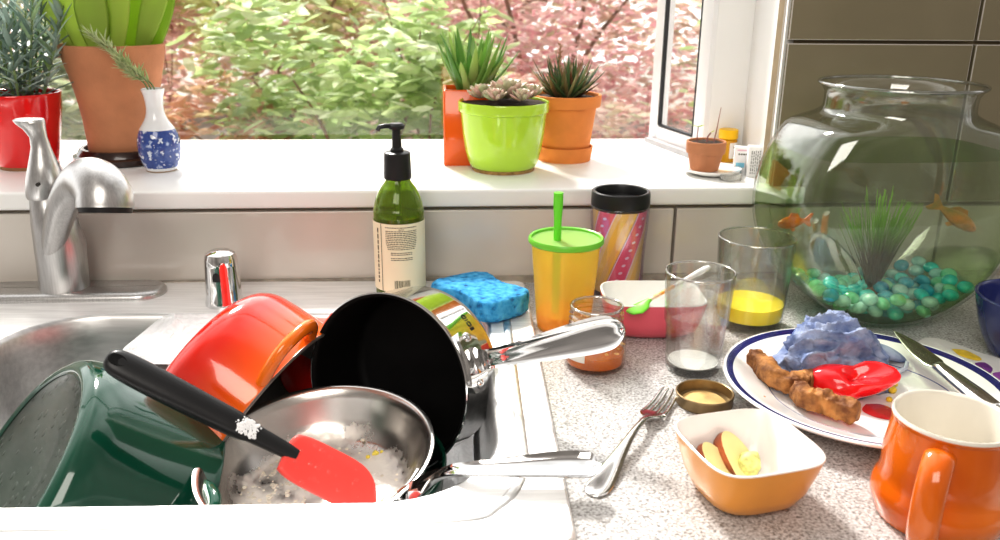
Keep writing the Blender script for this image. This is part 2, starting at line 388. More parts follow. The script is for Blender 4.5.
for y, top in cr([(.004, .0055), (-.03, .0055), (-.08, .0045), (-.115, -.006), (-.15, -.030), (-.19, -.048), (-.25, -.055), (-.378, -.055)], 4):
    sec = [(-.052, -.16), (-.036, -.10), (-.030, -.03), (-.026, -.010), (-.020, -.003), (-.010, 0), (.012, 0), (.022, -.003), (.028, -.010), (.032, -.03), (.036, -.10), (.052, -.16)]
    dv_.append([Vector((-.362+x, y, (top+z if z > -.05 else (z if z < -.12 else top-.05)))) for x, z in sec])
MB().loft(dv_, True, True).obj('divider', STEEL, sink, sharp=60)
rl = cr([tuple(p) for p in [Vector((-.012, .03, DZ)), Vector((-.012, -.30, DZ)), Vector((-.014, -.34, DZ)), Vector((-.035, -.385, DZ)), Vector((-.08, -.402, DZ)), Vector((-.3, -.404, DZ)), Vector((-1.2, -.404, DZ))]], 8)
MB().tube([Vector(p) for p in rl], [(.0045, .0016)]*len(rl), 10, up=(0, 0, 1)).obj('pressed_ridge', STEEL, sink)
MB().lathe([(0, .0005), (.032, .0005), (.036, .003), (.04, .003), (.042, 0)], 40).obj('drain', CHROME, sink, loc=(-.18, -.19, -.16))

# soap suds
FOAM = mat('soap_foam', (.93, .93, .94), .55, var=.05, vscale=160, bump=.8, bscale=420, sss=.0)
def suds(lp, z, amp, label, n=26, sc=60, edge=.012):
    x0, x1 = min(p.x for p in lp), max(p.x for p in lp); y0, y1 = min(p.y for p in lp), max(p.y for p in lp)
    rings = []
    c = sum((Vector(p) for p in lp), Vector())/len(lp)
    for k in range(n+1):
        t = 1-k/n
        ring = []
        for p in lp:
            q = c.lerp(p, t); q = q+Vector((noise.noise(p*38+Vector((0, 0, 3))), noise.noise(p*38+Vector((4, 0, 0))), 0))*edge*t; h = amp*(noise.noise(Vector((q.x, q.y, z))*sc)*.6+noise.noise(Vector((q.x, q.y, z))*sc*4)*.35+.5)*min(1, (1-t)*8+.05)
            ring.append(Vector((q.x, q.y, z+h)))
        rings.append(ring)
    o = MB().loft(rings, False, True).obj('soap_suds', FOAM, None, mtx=SM, sharp=80)
    return tag(o, label, 'soap suds', kind='stuff')
suds(rrect(-.318, -.050, -.352, -.018, [.04, .08, .03, .04], 6), -.128, .022, 'grey white soap suds around the pans in right basin')
suds(rrect(-.525, -.412, -.35, -.03, [.04, .05, .03, .07], 6), -.095, .025, 'white soap suds filling the small middle basin')
suds(rrect(-.405, -.295, -.125, .004, [.04, .03, .01, .02], 14), .0032, .008, 'white suds spilled over the divider beside red enamel pot', n=30, sc=70, edge=.016)

# ------------------------------------------------------------------ faucet and air gap
a = Ax(70, 296); base = a.p
fau = thing('kitchen_faucet', 'brushed nickel kitchen faucet with pull-out spout on steel deck', 'faucet', (base.x+.001, base.y-.012, DZ))
L0 = aty(-25, 300, 1.0).x-base.x; R0 = aty(168, 297, 1.0).x-base.x
pl = rrect(L0, R0, -.030, .030, .0299, 12)
MB().loft([[Vector((p.x, p.y, 0)) for p in pl], off(pl, .004, 0), off(pl, .0075, -.003), off(pl, .009, -.008)], True, True).obj('base_plate', NICKEL, fau, sharp=50)
def zy(row, y=base.y): return aty(70, row, y).z-DZ
def xy_(u, row, y=base.y): return aty(u, row, y).x-base.x
rings = []
for row, l, r in ((297, 46, 93), (285, 44.5, 92), (265, 42, 90), (240, 38.5, 88), (218, 35.5, 80), (200, 34, 66), (192, 33.5, 62)):
    x0, x1 = xy_(l, row), xy_(r, row); c = (x0+x1)/2; h = (x1-x0)/2; z = zy(row)
    rings.append([Vector((c+h*math.cos(2*PI*j/40), h*.92*math.sin(2*PI*j/40), z)) for j in range(40)])
rings[0] = [Vector((p.x, p.y, .006)) for p in rings[0]]
MB().loft(rings).obj('body', NICKEL, fau, sharp=55)
rings = []
for row, l, r, dy in ((195, 32, 61, 1), (192, 30.5, 62.5, 1), (186, 30, 63, 1), (175, 30.5, 66, 1), (160, 33, 60, 1), (145, 35, 54, .9), (135, 33.5, 50.5, .85), (127, 27, 49, .8), (122, 20, 48.5, .75), (118.5, 17, 48, .7), (117, 19, 47, .6)):
    x0, x1 = xy_(l, row), xy_(r, row); c = (x0+x1)/2; h = (x1-x0)/2; z = zy(row)
    rings.append([Vector((c+h*math.cos(2*PI*j/36), min(h, .02)*dy*math.sin(2*PI*j/36), z)) for j in range(36)])
hd = MB().loft(rings).obj('lever_handle', NICKEL, fau, sharp=55)
MB().tube([(xy_(50, 181), -.0185, zy(178)), (xy_(50, 181), -.0225, zy(178.3))], .0022, 10).obj('index_mark', DARKMETAL, hd)
pts = []
for u, row, y, r in ((52, 262, .992, .010), (57, 235, .982, .0135), (64, 208, .972, .0165), (74, 188, .962, .019), (87, 178, .95, .023), (99, 182, .932, .0265), (106, 194, .922, .0285), (107, 206, .918, .0290)):
    p = aty(u, row, y); pts.append((p.x-base.x, p.y-base.y+.004, p.z-DZ, r))
pp = cr(pts, 6)
sp_ = MB().tube([p[:3] for p in pp], [p[3] for p in pp], 32).obj('spout', NICKEL, fau, sharp=60)
e = Vector(pp[-1][:3]); dr = (e-Vector(pp[-4][:3])).normalized()
MB().lathe([(0, .002), (.024, .002), (.0265, .004), (.027, -.003), (0, -.003)], 32).obj('spray_face', BLACK, sp_, mtx=basis((1, 0, 0), dr, e+dr*.001))

a = Ax(225, 303, DZ)
ag = thing('sink_air_gap', 'small chrome capped cylinder standing on the back of the sink', 'air gap', a.p)
pr = a.prof([(19.5, 303), (19.5, 300), (18.2, 297), (17.2, 265), (16.8, 258), (15, 253), (10, 250.5)])
MB().lathe([(0, 0)]+[(r, max(z, 0)) for r, z in pr]+[(0, pr[-1][1]+.0008)], 48).obj('cap', CHROME, ag)
sl = MB()
R_ = pr[3][0]+.0003
za, zb = a.z(284), a.z(268)
rg = []
for i in range(13):
    t = i/12; z = za+(zb-za)*t; hwid = .0042*math.sqrt(max(0, 1-abs(2*t-1)**3))+.0002
    rg.append([Vector((math.sin(q/R_-.12)*(R_+.0002), -math.cos(q/R_-.12)*(R_+.0002), z)) for q in (-hwid, -hwid/2, 0, hwid/2, hwid)])
sl.loft(rg, False, False, closed=False); sl.obj('vent_slot', BLACK, ag)

# ------------------------------------------------------------------ soap bottle
a = Ax(401, 294, DZ); 
bt = thing('soap_bottle', 'green glass pump soap bottle with cream label on sink edge', 'soap bottle', a.p)
GREEN = mat('green_bottle_plastic', (.36, .50, .06), .06, trans=.82, ior=1.42, var=.04)
out = a.prof([(23, 294), (25, 292), (25.3, 285), (25.3, 215), (24.8, 207), (22.5, 197), (18, 188), (13.5, 182), (12, 178), (12, 176)])
out = [(r, max(z, 0)) for r, z in out]; out[2] = (out[3][0], out[2][1]); out[1] = (out[3][0]*.99, out[1][1])
MB().lathe(shell(cr(out, 3), .0016, .003), 64).obj('bottle', GREEN, bt)
liq = [(r-.0022, max(z, .0045)) for r, z in cr(out, 3) if z < a.z(213)]
MB().lathe([(0, .0045)]+liq+[(0, liq[-1][1])], 48).obj('soap', mat('green_soap', (.10, .16, .012), .1, trans=.35, var=.05), bt)
MB().lathe([(0, a.z(178)), (a.r(13.5, .1), a.z(178)), (a.r(13.8, .1), a.z(176)), (a.r(12.8, .1), a.z(152.5)), (a.r(11, .1), a.z(151.5)), (0, a.z(151.5))], 40).obj('collar', BLACK, bt)
z1 = a.z(151.5); z2 = a.z(128)
pm = MB().lathe([(0, z1), (.0075, z1), (.0075, z1+.003), (.0055, z1+.005), (.0048, z2), (0, z2)], 24)
pm.lathe([(0, z2-.001), (.0085, z2-.001), (.0095, z2+.001), (.0095, z2+.003), (.007, z2+.0055), (0, z2+.006)], 24)
pm.tube([(0, 0, z2+.0025), (-.012, -.004, z2+.003), (-.019, -.006, z2+.002), (-.021, -.007, z2-.002)], [(.0048, .003), (.004, .0028), (.0034, .0026), (.003, .0026)], 12)
pm.obj('pump', BLACK, bt)
MB().tube([(0, 0, z1), (0, -.004, .01)], .0035, 10).obj('dip_tube', mat('pale_green_tube', (.5, .72, .2), .3), bt)
rl_ = out[3][0]+.0008
zl0, zl1 = a.z(284), a.z(218)
def wrap(th, z, r=rl_): return Vector((r*math.sin(th), -r*math.cos(th), z))
def wrap_patch(m, t0, t1, z0, z1, r, n=40):
    m.loft([[wrap(t0+(t1-t0)*i/n, z, r) for i in range(n+1)] for z in (z0, z1)], False, False, closed=False)
lb = MB(); wrap_patch(lb, -1.75, 1.75, zl0, zl1, rl_)
lab = lb.obj('label', PAPER, bt)
tx = MB(); random.seed(3)
H_ = zl1-zl0
for i in range(19):
    z = zl1-.0045-i*.00215; 
    if i == 1: wid = .10
    elif i < 14: wid = .62-.12*max(0, (i-8)/6)
    else: wid = .42
    t = .12-wid
    if i in (13, 16): continue
    while t < .12+wid:
        q = rnd(.03, .12); wrap_patch(tx, t, min(t+q, .12+wid), z, z+.0009, rl_+.00025, 3); t += q+.02
wrap_patch(tx, -.72, -.69, zl0, zl1, rl_+.0003, 2)
z = zl0+.01
while z < zl1-.006:
    q = rnd(.002, .006); wrap_patch(tx, -.93, -.86, z, z+q, rl_+.0003, 3); z += q+.0016
tx.obj('printed_text', INK, lab)
bc = MB(); t = -.18
while t < .42:
    q = random.choice((.012, .02, .034)); wrap_patch(bc, t, t+q, zl0+.004, zl0+.0145, rl_+.0003, 2); t += q+random.choice((.014, .024))
bc.obj('barcode', INK, lab)

# ------------------------------------------------------------------ sponge
def spongecol(nt, tc, b):
    v1 = nd(nt, 'ShaderNodeTexVoronoi', i_Scale=190.0); n1 = nd(nt, 'ShaderNodeTexNoise', i_Scale=120.0, i_Detail=4.0)
    for q in (v1, n1): nt.links.new(tc.outputs['Object'], q.inputs['Vector'])
    r = ramp(nt, [(.30, (.008, .10, .28)), (.42, (.03, .30, .62)), (.68, (.10, .46, .78))]); nt.links.new(n1.outputs['Fac'], r.inputs['Fac']); nt.links.new(r.outputs['Color'], b.inputs['Base Color'])
    bp = nd(nt, 'ShaderNodeBump', i_Strength=1.0, i_Distance=.004); nt.links.new(n1.outputs['Fac'], bp.inputs['Height']); nt.links.new(bp.outputs['Normal'], b.inputs['Normal'])
SPM = ramp_mat('blue_cellulose_sponge', spongecol, .9)
oz = DZ+.0255
px_ = [(431, 284), (434, 280), (455, 275), (480, 271.5), (489, 273), (497, 279), (508, 284), (520, 286.5), (528, 290), (528.5, 293), (520, 297.5), (505, 301.5), (492, 304), (480, 303), (468, 296), (455, 291), (440, 290)]
px_ = cr(px_+[px_[0]], 4)[:-1]
top = [at(u, v, oz) for u, v in px_]; cen = sum(top, Vector())/len(top)
th = .024
m = MB(); rings = []
for k, (z, s) in enumerate(((0, .94), (.002, .985), (.006, 1), (.012, 1), (.018, 1), (.022, .985), (.024, .95), (.0243, .8), (.0243, .6), (.0243, .35), (.0243, .1))):
    rings.append([Vector(((p.x-cen.x)*s, (p.y-cen.y)*s, z)) for p in top])
m.loft(rings)
def sj(p):
    q = p*110; n_ = Vector((noise.noise(q), noise.noise(q+Vector((7, 0, 0))), noise.noise(q+Vector((0, 9, 0)))))
    return p+n_*.0016
m.disp(sj)
spg = m.obj('kitchen_sponge', SPM, None, sharp=80)
spg.matrix_world = Matrix.Translation(Vector((cen.x, cen.y, oz-th+.001)))
tag(spg, 'bright blue wavy kitchen sponge on the back corner of the sink', 'sponge')
# ------------------------------------------------------------------ yellow tumbler with lid and straw
a = Ax(563, 327)
tb = thing('toddler_tumbler', 'yellow translucent tumbler with green lid and straw behind small jar', 'tumbler', a.p)
YEL = soft_plastic('yellow_translucent_plastic', (1, .78, .22), .60)
LIME = mat('lime_green_plastic', (.22, .66, .06), .3, trans=.15, var=.03)
out = [(r, max(0, z)) for r, z in a.prof([(24, 327), (26, 325.5), (27, 320), (34.5, 243), (35, 240)])]
MB().lathe(shell(out, .0014, .003), 64).obj('cup', YEL, tb)
MB().lathe([(0, .0036)]+[(r-.0018, z) for r, z in ((lambda q: q)( [(out[2][0], .0042), (out[2][0]+.0002, a.z(318)), (out[2][0]+.0012, a.z(310))]))]+[(0, a.z(310))], 48).obj('drink', soft_plastic('amber_juice', (1, .42, .03), .15), tb)
zl = a.z(237); rl = a.r(38, zl)
LGT = soft_plastic('pale_green_lid_film', (.62, .90, .42), .35)
MB().lathe([(rl*.90, zl-.006), (rl*.97, zl-.006), (rl, zl-.0045), (rl, zl-.001), (rl*.97, zl+.0008), (rl*.92, zl), (rl*.90, zl-.002), (rl*.90, zl-.006)], 64).obj('lid_rim', LIME, tb)
MB().lathe([(0, zl-.0022), (rl*.905, zl-.0022), (rl*.905, zl-.0034), (0, zl-.0034)], 64).obj('lid', LGT, tb)
STRAW = mat('bright_green_straw', (.16, .66, .04), .35, var=.02)
sx = a.r(-9, .1)
t0 = Vector((sx, -.004, .006)); t1 = Vector((a.r(-9.5, .1), -.002, a.z(192)))
MB().tube([t0, t0.lerp(t1, .5), t0.lerp(t1, .8), t0.lerp(t1, .9), t1], [.0042, .0042, .0042, .0052, .0052], 16).obj('straw', STRAW, tb)

# ------------------------------------------------------------------ travel mug
a = Ax(615.5, 291)
tm = thing('travel_mug', 'black-lidded travel mug with pink and yellow diagonal stripes', 'travel mug', a.p)
def stripes(nt, tc, b):
    s = nd(nt, 'ShaderNodeSeparateXYZ'); nt.links.new(tc.outputs['Object'], s.inputs[0])
    an = nd(nt, 'ShaderNodeMath', operation='ARCTAN2'); nt.links.new(s.outputs['X'], an.inputs[0])
    ny = nd(nt, 'ShaderNodeMath', operation='MULTIPLY'); ny.inputs[1].default_value = -1; nt.links.new(s.outputs['Y'], ny.inputs[0]); nt.links.new(ny.outputs[0], an.inputs[1])
    # angle/2pi*4 + z*k
    m1 = nd(nt, 'ShaderNodeMath', operation='MULTIPLY'); m1.inputs[1].default_value = 4/(2*PI); nt.links.new(an.outputs[0], m1.inputs[0])
    m2 = nd(nt, 'ShaderNodeMath', operation='MULTIPLY_ADD'); m2.inputs[1].default_value = -8.2; nt.links.new(s.outputs['Z'], m2.inputs[0]); nt.links.new(m1.outputs[0], m2.inputs[2])
    m3 = nd(nt, 'ShaderNodeMath', operation='ADD'); m3.inputs[1].default_value = 10.52; nt.links.new(m2.outputs[0], m3.inputs[0])
    fr = nd(nt, 'ShaderNodeMath', operation='FRACT'); nt.links.new(m3.outputs[0], fr.inputs[0])
    pk, ye, gr, wh = (.88, .20, .28), (.95, .70, .12), (.42, .22, .2), (.86, .80, .82)
    r = ramp(nt, [(0, pk), (.40, pk), (.401, wh), (.43, (.92, .75, .30)), (.55, ye), (.72, (.88, .66, .2)), (.86, ye), (.94, gr), (.955, wh), (.985, pk)], 'CONSTANT'); nt.links.new(fr.outputs[0], r.inputs['Fac'])
    # white dots along the pink stripe
    dm = nd(nt, 'ShaderNodeMath', operation='MULTIPLY'); dm.inputs[1].default_value = 105; nt.links.new(s.outputs['Z'], dm.inputs[0])
    df = nd(nt, 'ShaderNodeMath', operation='FRACT'); nt.links.new(dm.outputs[0], df.inputs[0])
    d1 = nd(nt, 'ShaderNodeMath', operation='SUBTRACT'); d1.inputs[1].default_value = .5; nt.links.new(df.outputs[0], d1.inputs[0])
    d2 = nd(nt, 'ShaderNodeMath', operation='SUBTRACT'); d2.inputs[1].default_value = .2; nt.links.new(fr.outputs[0], d2.inputs[0])
    d2m = nd(nt, 'ShaderNodeMath', operation='MULTIPLY'); d2m.inputs[1].default_value = 3.6; nt.links.new(d2.outputs[0], d2m.inputs[0])
    q1 = nd(nt, 'ShaderNodeMath', operation='POWER'); q1.inputs[1].default_value = 2; nt.links.new(d1.outputs[0], q1.inputs[0])
    q2 = nd(nt, 'ShaderNodeMath', operation='POWER'); q2.inputs[1].default_value = 2; nt.links.new(d2m.outputs[0], q2.inputs[0])
    ad = nd(nt, 'ShaderNodeMath', operation='ADD'); nt.links.new(q1.outputs[0], ad.inputs[0]); nt.links.new(q2.outputs[0], ad.inputs[1])
    lt = nd(nt, 'ShaderNodeMath', operation='LESS_THAN'); lt.inputs[1].default_value = .035; nt.links.new(ad.outputs[0], lt.inputs[0])
    mx = nd(nt, 'ShaderNodeMix', data_type='RGBA'); nt.links.new(lt.outputs[0], mx.inputs['Factor']); nt.links.new(r.outputs['Color'], mx.inputs[6]); mx.inputs[7].default_value = (.95, .85, .85, 1)
    nt.links.new(mx.outputs[2], b.inputs['Base Color'])
STR = ramp_mat('striped_insert', stripes, .35, coat=.5)
out = [(r, max(0, z)) for r, z in a.prof([(25, 291), (26, 288), (26.2, 280), (27, 250), (29.5, 214), (29.8, 206), (28.5, 203.5)])]
MB().lathe([(0, .0055)]+[(r-.0030, min(max(z, .0055), out[-2][1]-.002)) for r, z in cr(out, 3)]+[(0, out[-2][1]-.002)], 64).obj('striped_insert', STR, tm)
MB().lathe(shell(cr(out, 3), .0018, .0038), 64).obj('outer_wall', vessel_glass('lilac_clear_plastic', (.97, .94, 1), 1.2, .1, edge=(.80, .70, .88), e0=.4), tm)
zt = a.z(190); zb = a.z(205); R_ = a.r(29.7, zt)
MB().lathe([(R_*.80, zb), (R_*.985, zb), (R_, zb+.002), (R_, zt-.004), (R_*.985, zt-.001), (R_*.95, zt), (R_*.88, zt-.0005), (R_*.85, zt-.003), (R_*.84, zt-.011), (0, zt-.0125)], 64).obj('lid', BLACK, tm)

# ------------------------------------------------------------------ honey jar
a = Ax(594, 364)
jr = thing('jam_jar', 'small open glass jar with orange jam behind the saucepan handle', 'jar', a.p)
out = [(r, max(0, z)) for r, z in a.prof([(27, 364), (30, 362), (31, 357), (31, 340), (31, 333), (29.5, 328), (27.2, 325), (27.6, 322), (26.4, 320), (27.4, 317), (26.4, 315), (27.4, 312), (26.4, 310), (26.6, 306)])]
MB().lathe(shell(out, .0021, .005), 64).obj('jar', GLASS, jr); glass_rim(jr, out[-1][0]-.001, out[-1][1]+.0004, .0014)
ins = [(r-.00195, max(z, .0049)) for r, z in out if z < a.z(350)]
MB().lathe([(0, .0049)]+ins+[(ins[-1][0], a.z(349)), (ins[-1][0]-.004, a.z(350.5)), (0, a.z(351))], 48).obj('jam', mat('orange_jam', (.95, .26, .02), .12, trans=.45, var=.15, vscale=80), jr)
lb = MB(); R_ = out[3][0]+.0004; wrap_patch(lb, -1.25, -.5, a.z(352), a.z(335), R_, 12)
lb.obj('label', mat('white_paper', (.8, .78, .72), .6, var=.03), jr)
rs = MB(); random.seed(5)
for k in range(60):
    t = rnd(0, 2*PI); z = rnd(a.z(346), a.z(322)); r = out[3][0]-.0026 if z < a.z(334) else out[8][0]-.003
    rs.lathe([(rnd(.001, .0028), -.0005), (.0008, .0006), (0, .0008)], 7, off=(r*.98*math.cos(t), r*.98*math.sin(t), z))
rs.obj('jam_residue', soft_plastic('amber_smear', (1, .75, .25), .3), jr)

# ------------------------------------------------------------------ pink bowl and spoon
pc = at(650, 329, 0); PB = .030
pk = thing('pink_bowl', 'pink oblong bowl with white inside beside the small jar', 'bowl', pc, rz=-.06)
def sup(hx, hy, n, z, seg=64):
    o = []
    for j in range(seg):
        t = 2*PI*j/seg; c, s = math.cos(t), math.sin(t)
        o.append(Vector((hx*math.copysign(abs(c)**(2/n), c), hy*math.copysign(abs(s)**(2/n), s), z)))
    return o
hx, hy = .056, .042
MB().loft([sup(.036, .024, 3, 0), sup(.041, .029, 3, .0015), sup(hx*.84, hy*.84, 4, .008), sup(hx*.92, hy*.92, 4, .018), sup(hx*.98, hy*.98, 4.5, .034), sup(hx, hy, 4.5, .042)], True, False).obj('outer_shell', mat('pink_plastic', (.80, .14, .19), .3, coat=.3, var=.03), pk)
MB().loft([sup(hx, hy, 4.5, .042), sup(hx*.985, hy*.985, 4.5, .0432), sup(hx*.96, hy*.96, 4.5, .0432), sup(hx*.945, hy*.945, 4.5, .041), sup(hx*.87, hy*.87, 4, .018), sup(hx*.78, hy*.76, 4, .009), sup(.03, .02, 3, .006)], False, True).obj('inner_shell', mat('white_plastic', (.82, .82, .80), .3, var=.02), pk)
s0 = at(628, 313, .040); s1 = at(709, 268, .063)
sn = thing('baby_spoon', 'lime and white baby spoon resting in the pink bowl', 'spoon', s0)
dv = s1-s0; L = dv.length; mt = basis(dv, Vector((0, 0, 1)), s0)
def spoonrings(path): return [[Vector((x, w_*math.cos(2*PI*j/20), z+t_*math.sin(2*PI*j/20))) for j in range(20)] for x, w_, t_, z in path]
lm = MB().loft(spoonrings([(0, .001, .001, .001), (.003, .006, .0016, -.001), (.012, .010, .002, -.002), (.022, .009, .002, -.001), (.030, .004, .002, .001), (.034, .003, .002, .0015)]))
sn.matrix_world = basis(dv, (0, 0, 1), s0) if False else basis(dv, Vector((0, 0, 1))-dv*(dv.z/dv.length_squared), s0)
lm.obj('spoon_bowl', LIME, sn)
MB().loft(spoonrings([(.033, .0028, .002, .0015), (L*.5, .0022, .002, .0015), (L*.55, .0022, .002, .0015)])).obj('spoon_neck', mat('orange_striped_plastic', (.85, .36, .04), .35, var=.0, col2=(.85, .75, .6), vscale=90), sn)
MB().loft(spoonrings([(L*.54, .0024, .002, .0015), (L*.7, .003, .0024, .0015), (L*.85, .0043, .003, .0015), (L*.96, .0046, .003, .0015), (L, .0025, .002, .0015), (L+.001, .0006, .0006, .0015)])).obj('spoon_handle', mat('white_spoon_plastic', (.9, .9, .9), .3, var=.01), sn)

# ------------------------------------------------------------------ drinking glasses
a = Ax(692, 368)
gl = thing('drinking_glass', 'empty stepped drinking glass with milk residue in front of pink bowl', 'drinking glass', a.p)
out = [(r, max(0, z)) for r, z in a.prof([(25.5, 368), (27, 366.5), (27.8, 361), (30.3, 326), (31, 323), (32.3, 320), (35.6, 274), (35.8, 272)])]
MB().lathe(shell(out, .0016, .008), 72).obj('glass_wall', GLASS, gl); glass_rim(gl, out[-1][0]-.0008, out[-1][1]+.0004)
MILK = mat('milk_residue', (.88, .88, .84), .3, trans=.25, var=.04)
rr = out[2][0]-.0018
MB().lathe([(0, .0079), (rr*.93, .0079), (rr*.97, .0095), (rr*.7, .0100), (0, .0097)], 40).obj('milk', MILK, gl)

a = Ax(748, 323)
gj = thing('drinking_glass', 'wide glass with a little orange juice left next to fishbowl', 'drinking glass', a.p)
out = [(r, max(0, z)) for r, z in a.prof([(30, 323), (32.5, 322), (33.5, 316), (38, 262), (39.8, 239), (40, 237.5)])]
MB().lathe(shell(cr(out, 2), .0016, .011), 72).obj('glass_wall', GLASS, gj); glass_rim(gj, out[-1][0]-.0008, out[-1][1]+.0004)
JUICE = mat('orange_juice', (.98, .78, .06), .12, sss=.3, var=.02)
inn = []
for k in range(6):
    z = .0105+(a.z(301)-.0105)*k/5; t = (z-out[2][1])/(out[3][1]-out[2][1]); inn.append((out[2][0]+(out[3][0]-out[2][0])*t-.0014, z))
MB().lathe([(0, .0105)]+inn+[(0, inn[-1][1])], 64).obj('orange_juice', JUICE, gj)

# ------------------------------------------------------------------ jar lid, fork, dish, apple
a = Ax(704, 403)
ld = thing('jar_lid', 'upturned metal jar lid with tan residue beside fork tines', 'jar lid', a.p, rz=.4)
GOLD = mat('dull_gold_lid', (.30, .22, .12), .35, .8, var=.15, vscale=60); R_ = a.r(29, .01)
MB().lathe([(0, 0), (R_*.95, 0), (R_, .0015), (R_, .009), (R_*1.02, .010), (R_*1.02, .0114), (R_*.99, .012), (R_*.95, .0114), (R_*.94, .0025), (R_*.86, .0018), (0, .0018)], 56).obj('lid_rim', GOLD, ld)
m = MB().lathe([(0, .0030), (R_*.3, .0032), (R_*.55, .0030), (R_*.75, .0026), (R_*.80, .0018)], 48)
m.disp(lambda p: p+Vector((p.x*.15*noise.noise(p*60), p.y*.15*noise.noise(p*60), .0016*noise.noise(p*110) if p.length < R_*.78 else 0)))
m.obj('residue', mat('tan_spread', (.72, .50, .22), .35, var=.12, vscale=90, sss=.1), ld)

f0 = at(592, 494, .003); f1 = at(671, 389, .006)
dv = f1-f0; L = dv.length
fk = MB()
def frings(path, seg=18): return [[Vector((x, w_*math.cos(2*PI*j/seg), z+t_*math.sin(2*PI*j/seg))) for j in range(seg)] for x, w_, t_, z in path]
q = L/.19
path = [(0, .0005, .0005, 0), (.002, .0060, .0011, 0), (.008, .0094, .0015, .0003), (.018, .0100, .0016, .0012), (.035, .0086, .0017, .003), (.055, .0062, .0019, .006), (.075, .0042, .0021, .009), (.095, .0031, .0021, .0105), (.112, .0030, .0020, .0095), (.122, .0042, .0018, .0075), (.130, .0085, .0015, .0055), (.136, .0112, .0013, .0042), (.142, .0118, .0012, .0032)]
fk.loft(frings([(x*q, w_, t_, z) for x, w_, t_, z in cr(path, 3)]))
for k in range(4):
    y = (k-1.5)*.0064
    pt = [(.139, .0021, .0013, .0036), (.150, .0019, .0012, .0022), (.165, .0018, .0011, .0016), (.180, .0016, .0010, .0034), (.188, .0012, .0008, .0050), (.190, .0004, .0004, .0054)]
    fk.loft([[Vector((x*q, y*(1-.06*i)+w_*math.cos(2*PI*j/10), z+t_*math.sin(2*PI*j/10))) for j in range(10)] for i, (x, w_, t_, z) in enumerate(pt)])
SILVER = steel_mat('silver_cutlery', (.74, .72, .70), .13, (3, 20, 20), .05)
fo = fk.obj('dinner_fork', SILVER, None, sharp=60, mtx=Matrix.Translation(Vector((f0.x, f0.y, .0012))) @ Matrix.Rotation(math.atan2(dv.y, dv.x), 4, 'Z'))
tag(fo, 'silver fork lying on the worktop, tines near the jar lid', 'fork')

dc = Vector((.2272, .5405, 0))
dsh = thing('snack_dish', 'square white dish with orange outside holding apple slices', 'dish', dc, rz=math.radians(12))
ORG = mat('orange_melamine', (.78, .33, .055), .28, coat=.3, var=.03)
h = .0458; HZ = .0455
MB().loft([sup(.024, .024, 2.6, 0), sup(.0285, .0285, 2.8, .0012), sup(.0345, .0345, 3.2, .006), sup(.039, .039, 3.6, .016), sup(h*.95, h*.95, 4, .034), sup(h, h, 4.2, HZ-.001)], True, False).obj('outer_shell', ORG, dsh)
MB().loft([sup(h, h, 4.2, HZ-.001), sup(h*.995, h*.995, 4.2, HZ), sup(h*.975, h*.975, 4.2, HZ+.0004), sup(h*.955, h*.955, 4.2, HZ-.001), sup(h*.86, h*.86, 4, .026), sup(h*.76, h*.76, 3.6, .010), sup(h*.66, h*.66, 3, .0055), sup(.015, .015, 2.4, .005)], False, True).obj('inner_shell', mat('ivory_melamine', (.84, .80, .76), .28, coat=.3, var=.01), dsh)
APPLE = mat('apple_flesh', (.86, .74, .36), .45, sss=.2, var=.06); SKIN = mat('red_apple_skin', (.35, .10, .04), .35, var=.5, vscale=70)
def wedge(name, label, p0, axis, L, H, T, rx):
    o = thing(name, label, 'apple slice'); n = 16; fl = MB(); sk = MB(); A = []; B = []; S0 = []; S1 = []
    for i in range(n+1):
        t = PI*i/n; x = -math.cos(t)*L/2; s_ = math.sin(t)
        A.append(Vector((x, -T/2*s_**.6-.0003, H*s_**.8))); B.append(Vector((x, T/2*s_**.6+.0003, H*s_**.8))); S0.append(Vector((x, 0, -.003*s_)))
    fl.loft([S0, A], False, False, closed=False); fl.loft([B, S0], False, False, closed=False)
    sk.loft([A, [a_.lerp(b_, .5)+Vector((0, 0, .0012)) for a_, b_ in zip(A, B)], B], False, False, closed=False)
    fl.obj('flesh', APPLE, o, sharp=50); sk.obj('peel', SKIN, o)
    z = Vector((rx[0], rx[1], rx[2])); o.matrix_world = basis(axis, z, p0); return o
wedge('apple_slice', 'pale apple slice nearest the lump in square dish, larger one', at(749, 474, .008), (.82, .55, .05), .026, .036, .012, (-.50, .62, .60))
wedge('apple_slice', 'pale apple slice on the left in square dish, smaller one', at(728, 476, .008), (.82, .55, .05), .022, .030, .011, (-.62, .55, .56))
bl = MB(); bm = bmesh.new(); bmesh.ops.create_icosphere(bm, subdivisions=4, radius=.0085); bm.verts.index_update()
bl.add([v.co for v in bm.verts], [tuple(v.index for v in f.verts) for f in bm.faces]); bm.free()
bl.disp(lambda p: Vector((p.x, p.y, p.z*1.15))*(1+.16*noise.noise(p*190)+.10*noise.noise(p*420)))
pl_ = at(750, 463, .016)
o = bl.obj('food_lump', mat('pale_green_mash', (.62, .62, .22), .6, var=.25, vscale=200, sss=.1), None, loc=pl_); tag(o, 'small pale green food lump in the square dish beside apple', 'food scrap')
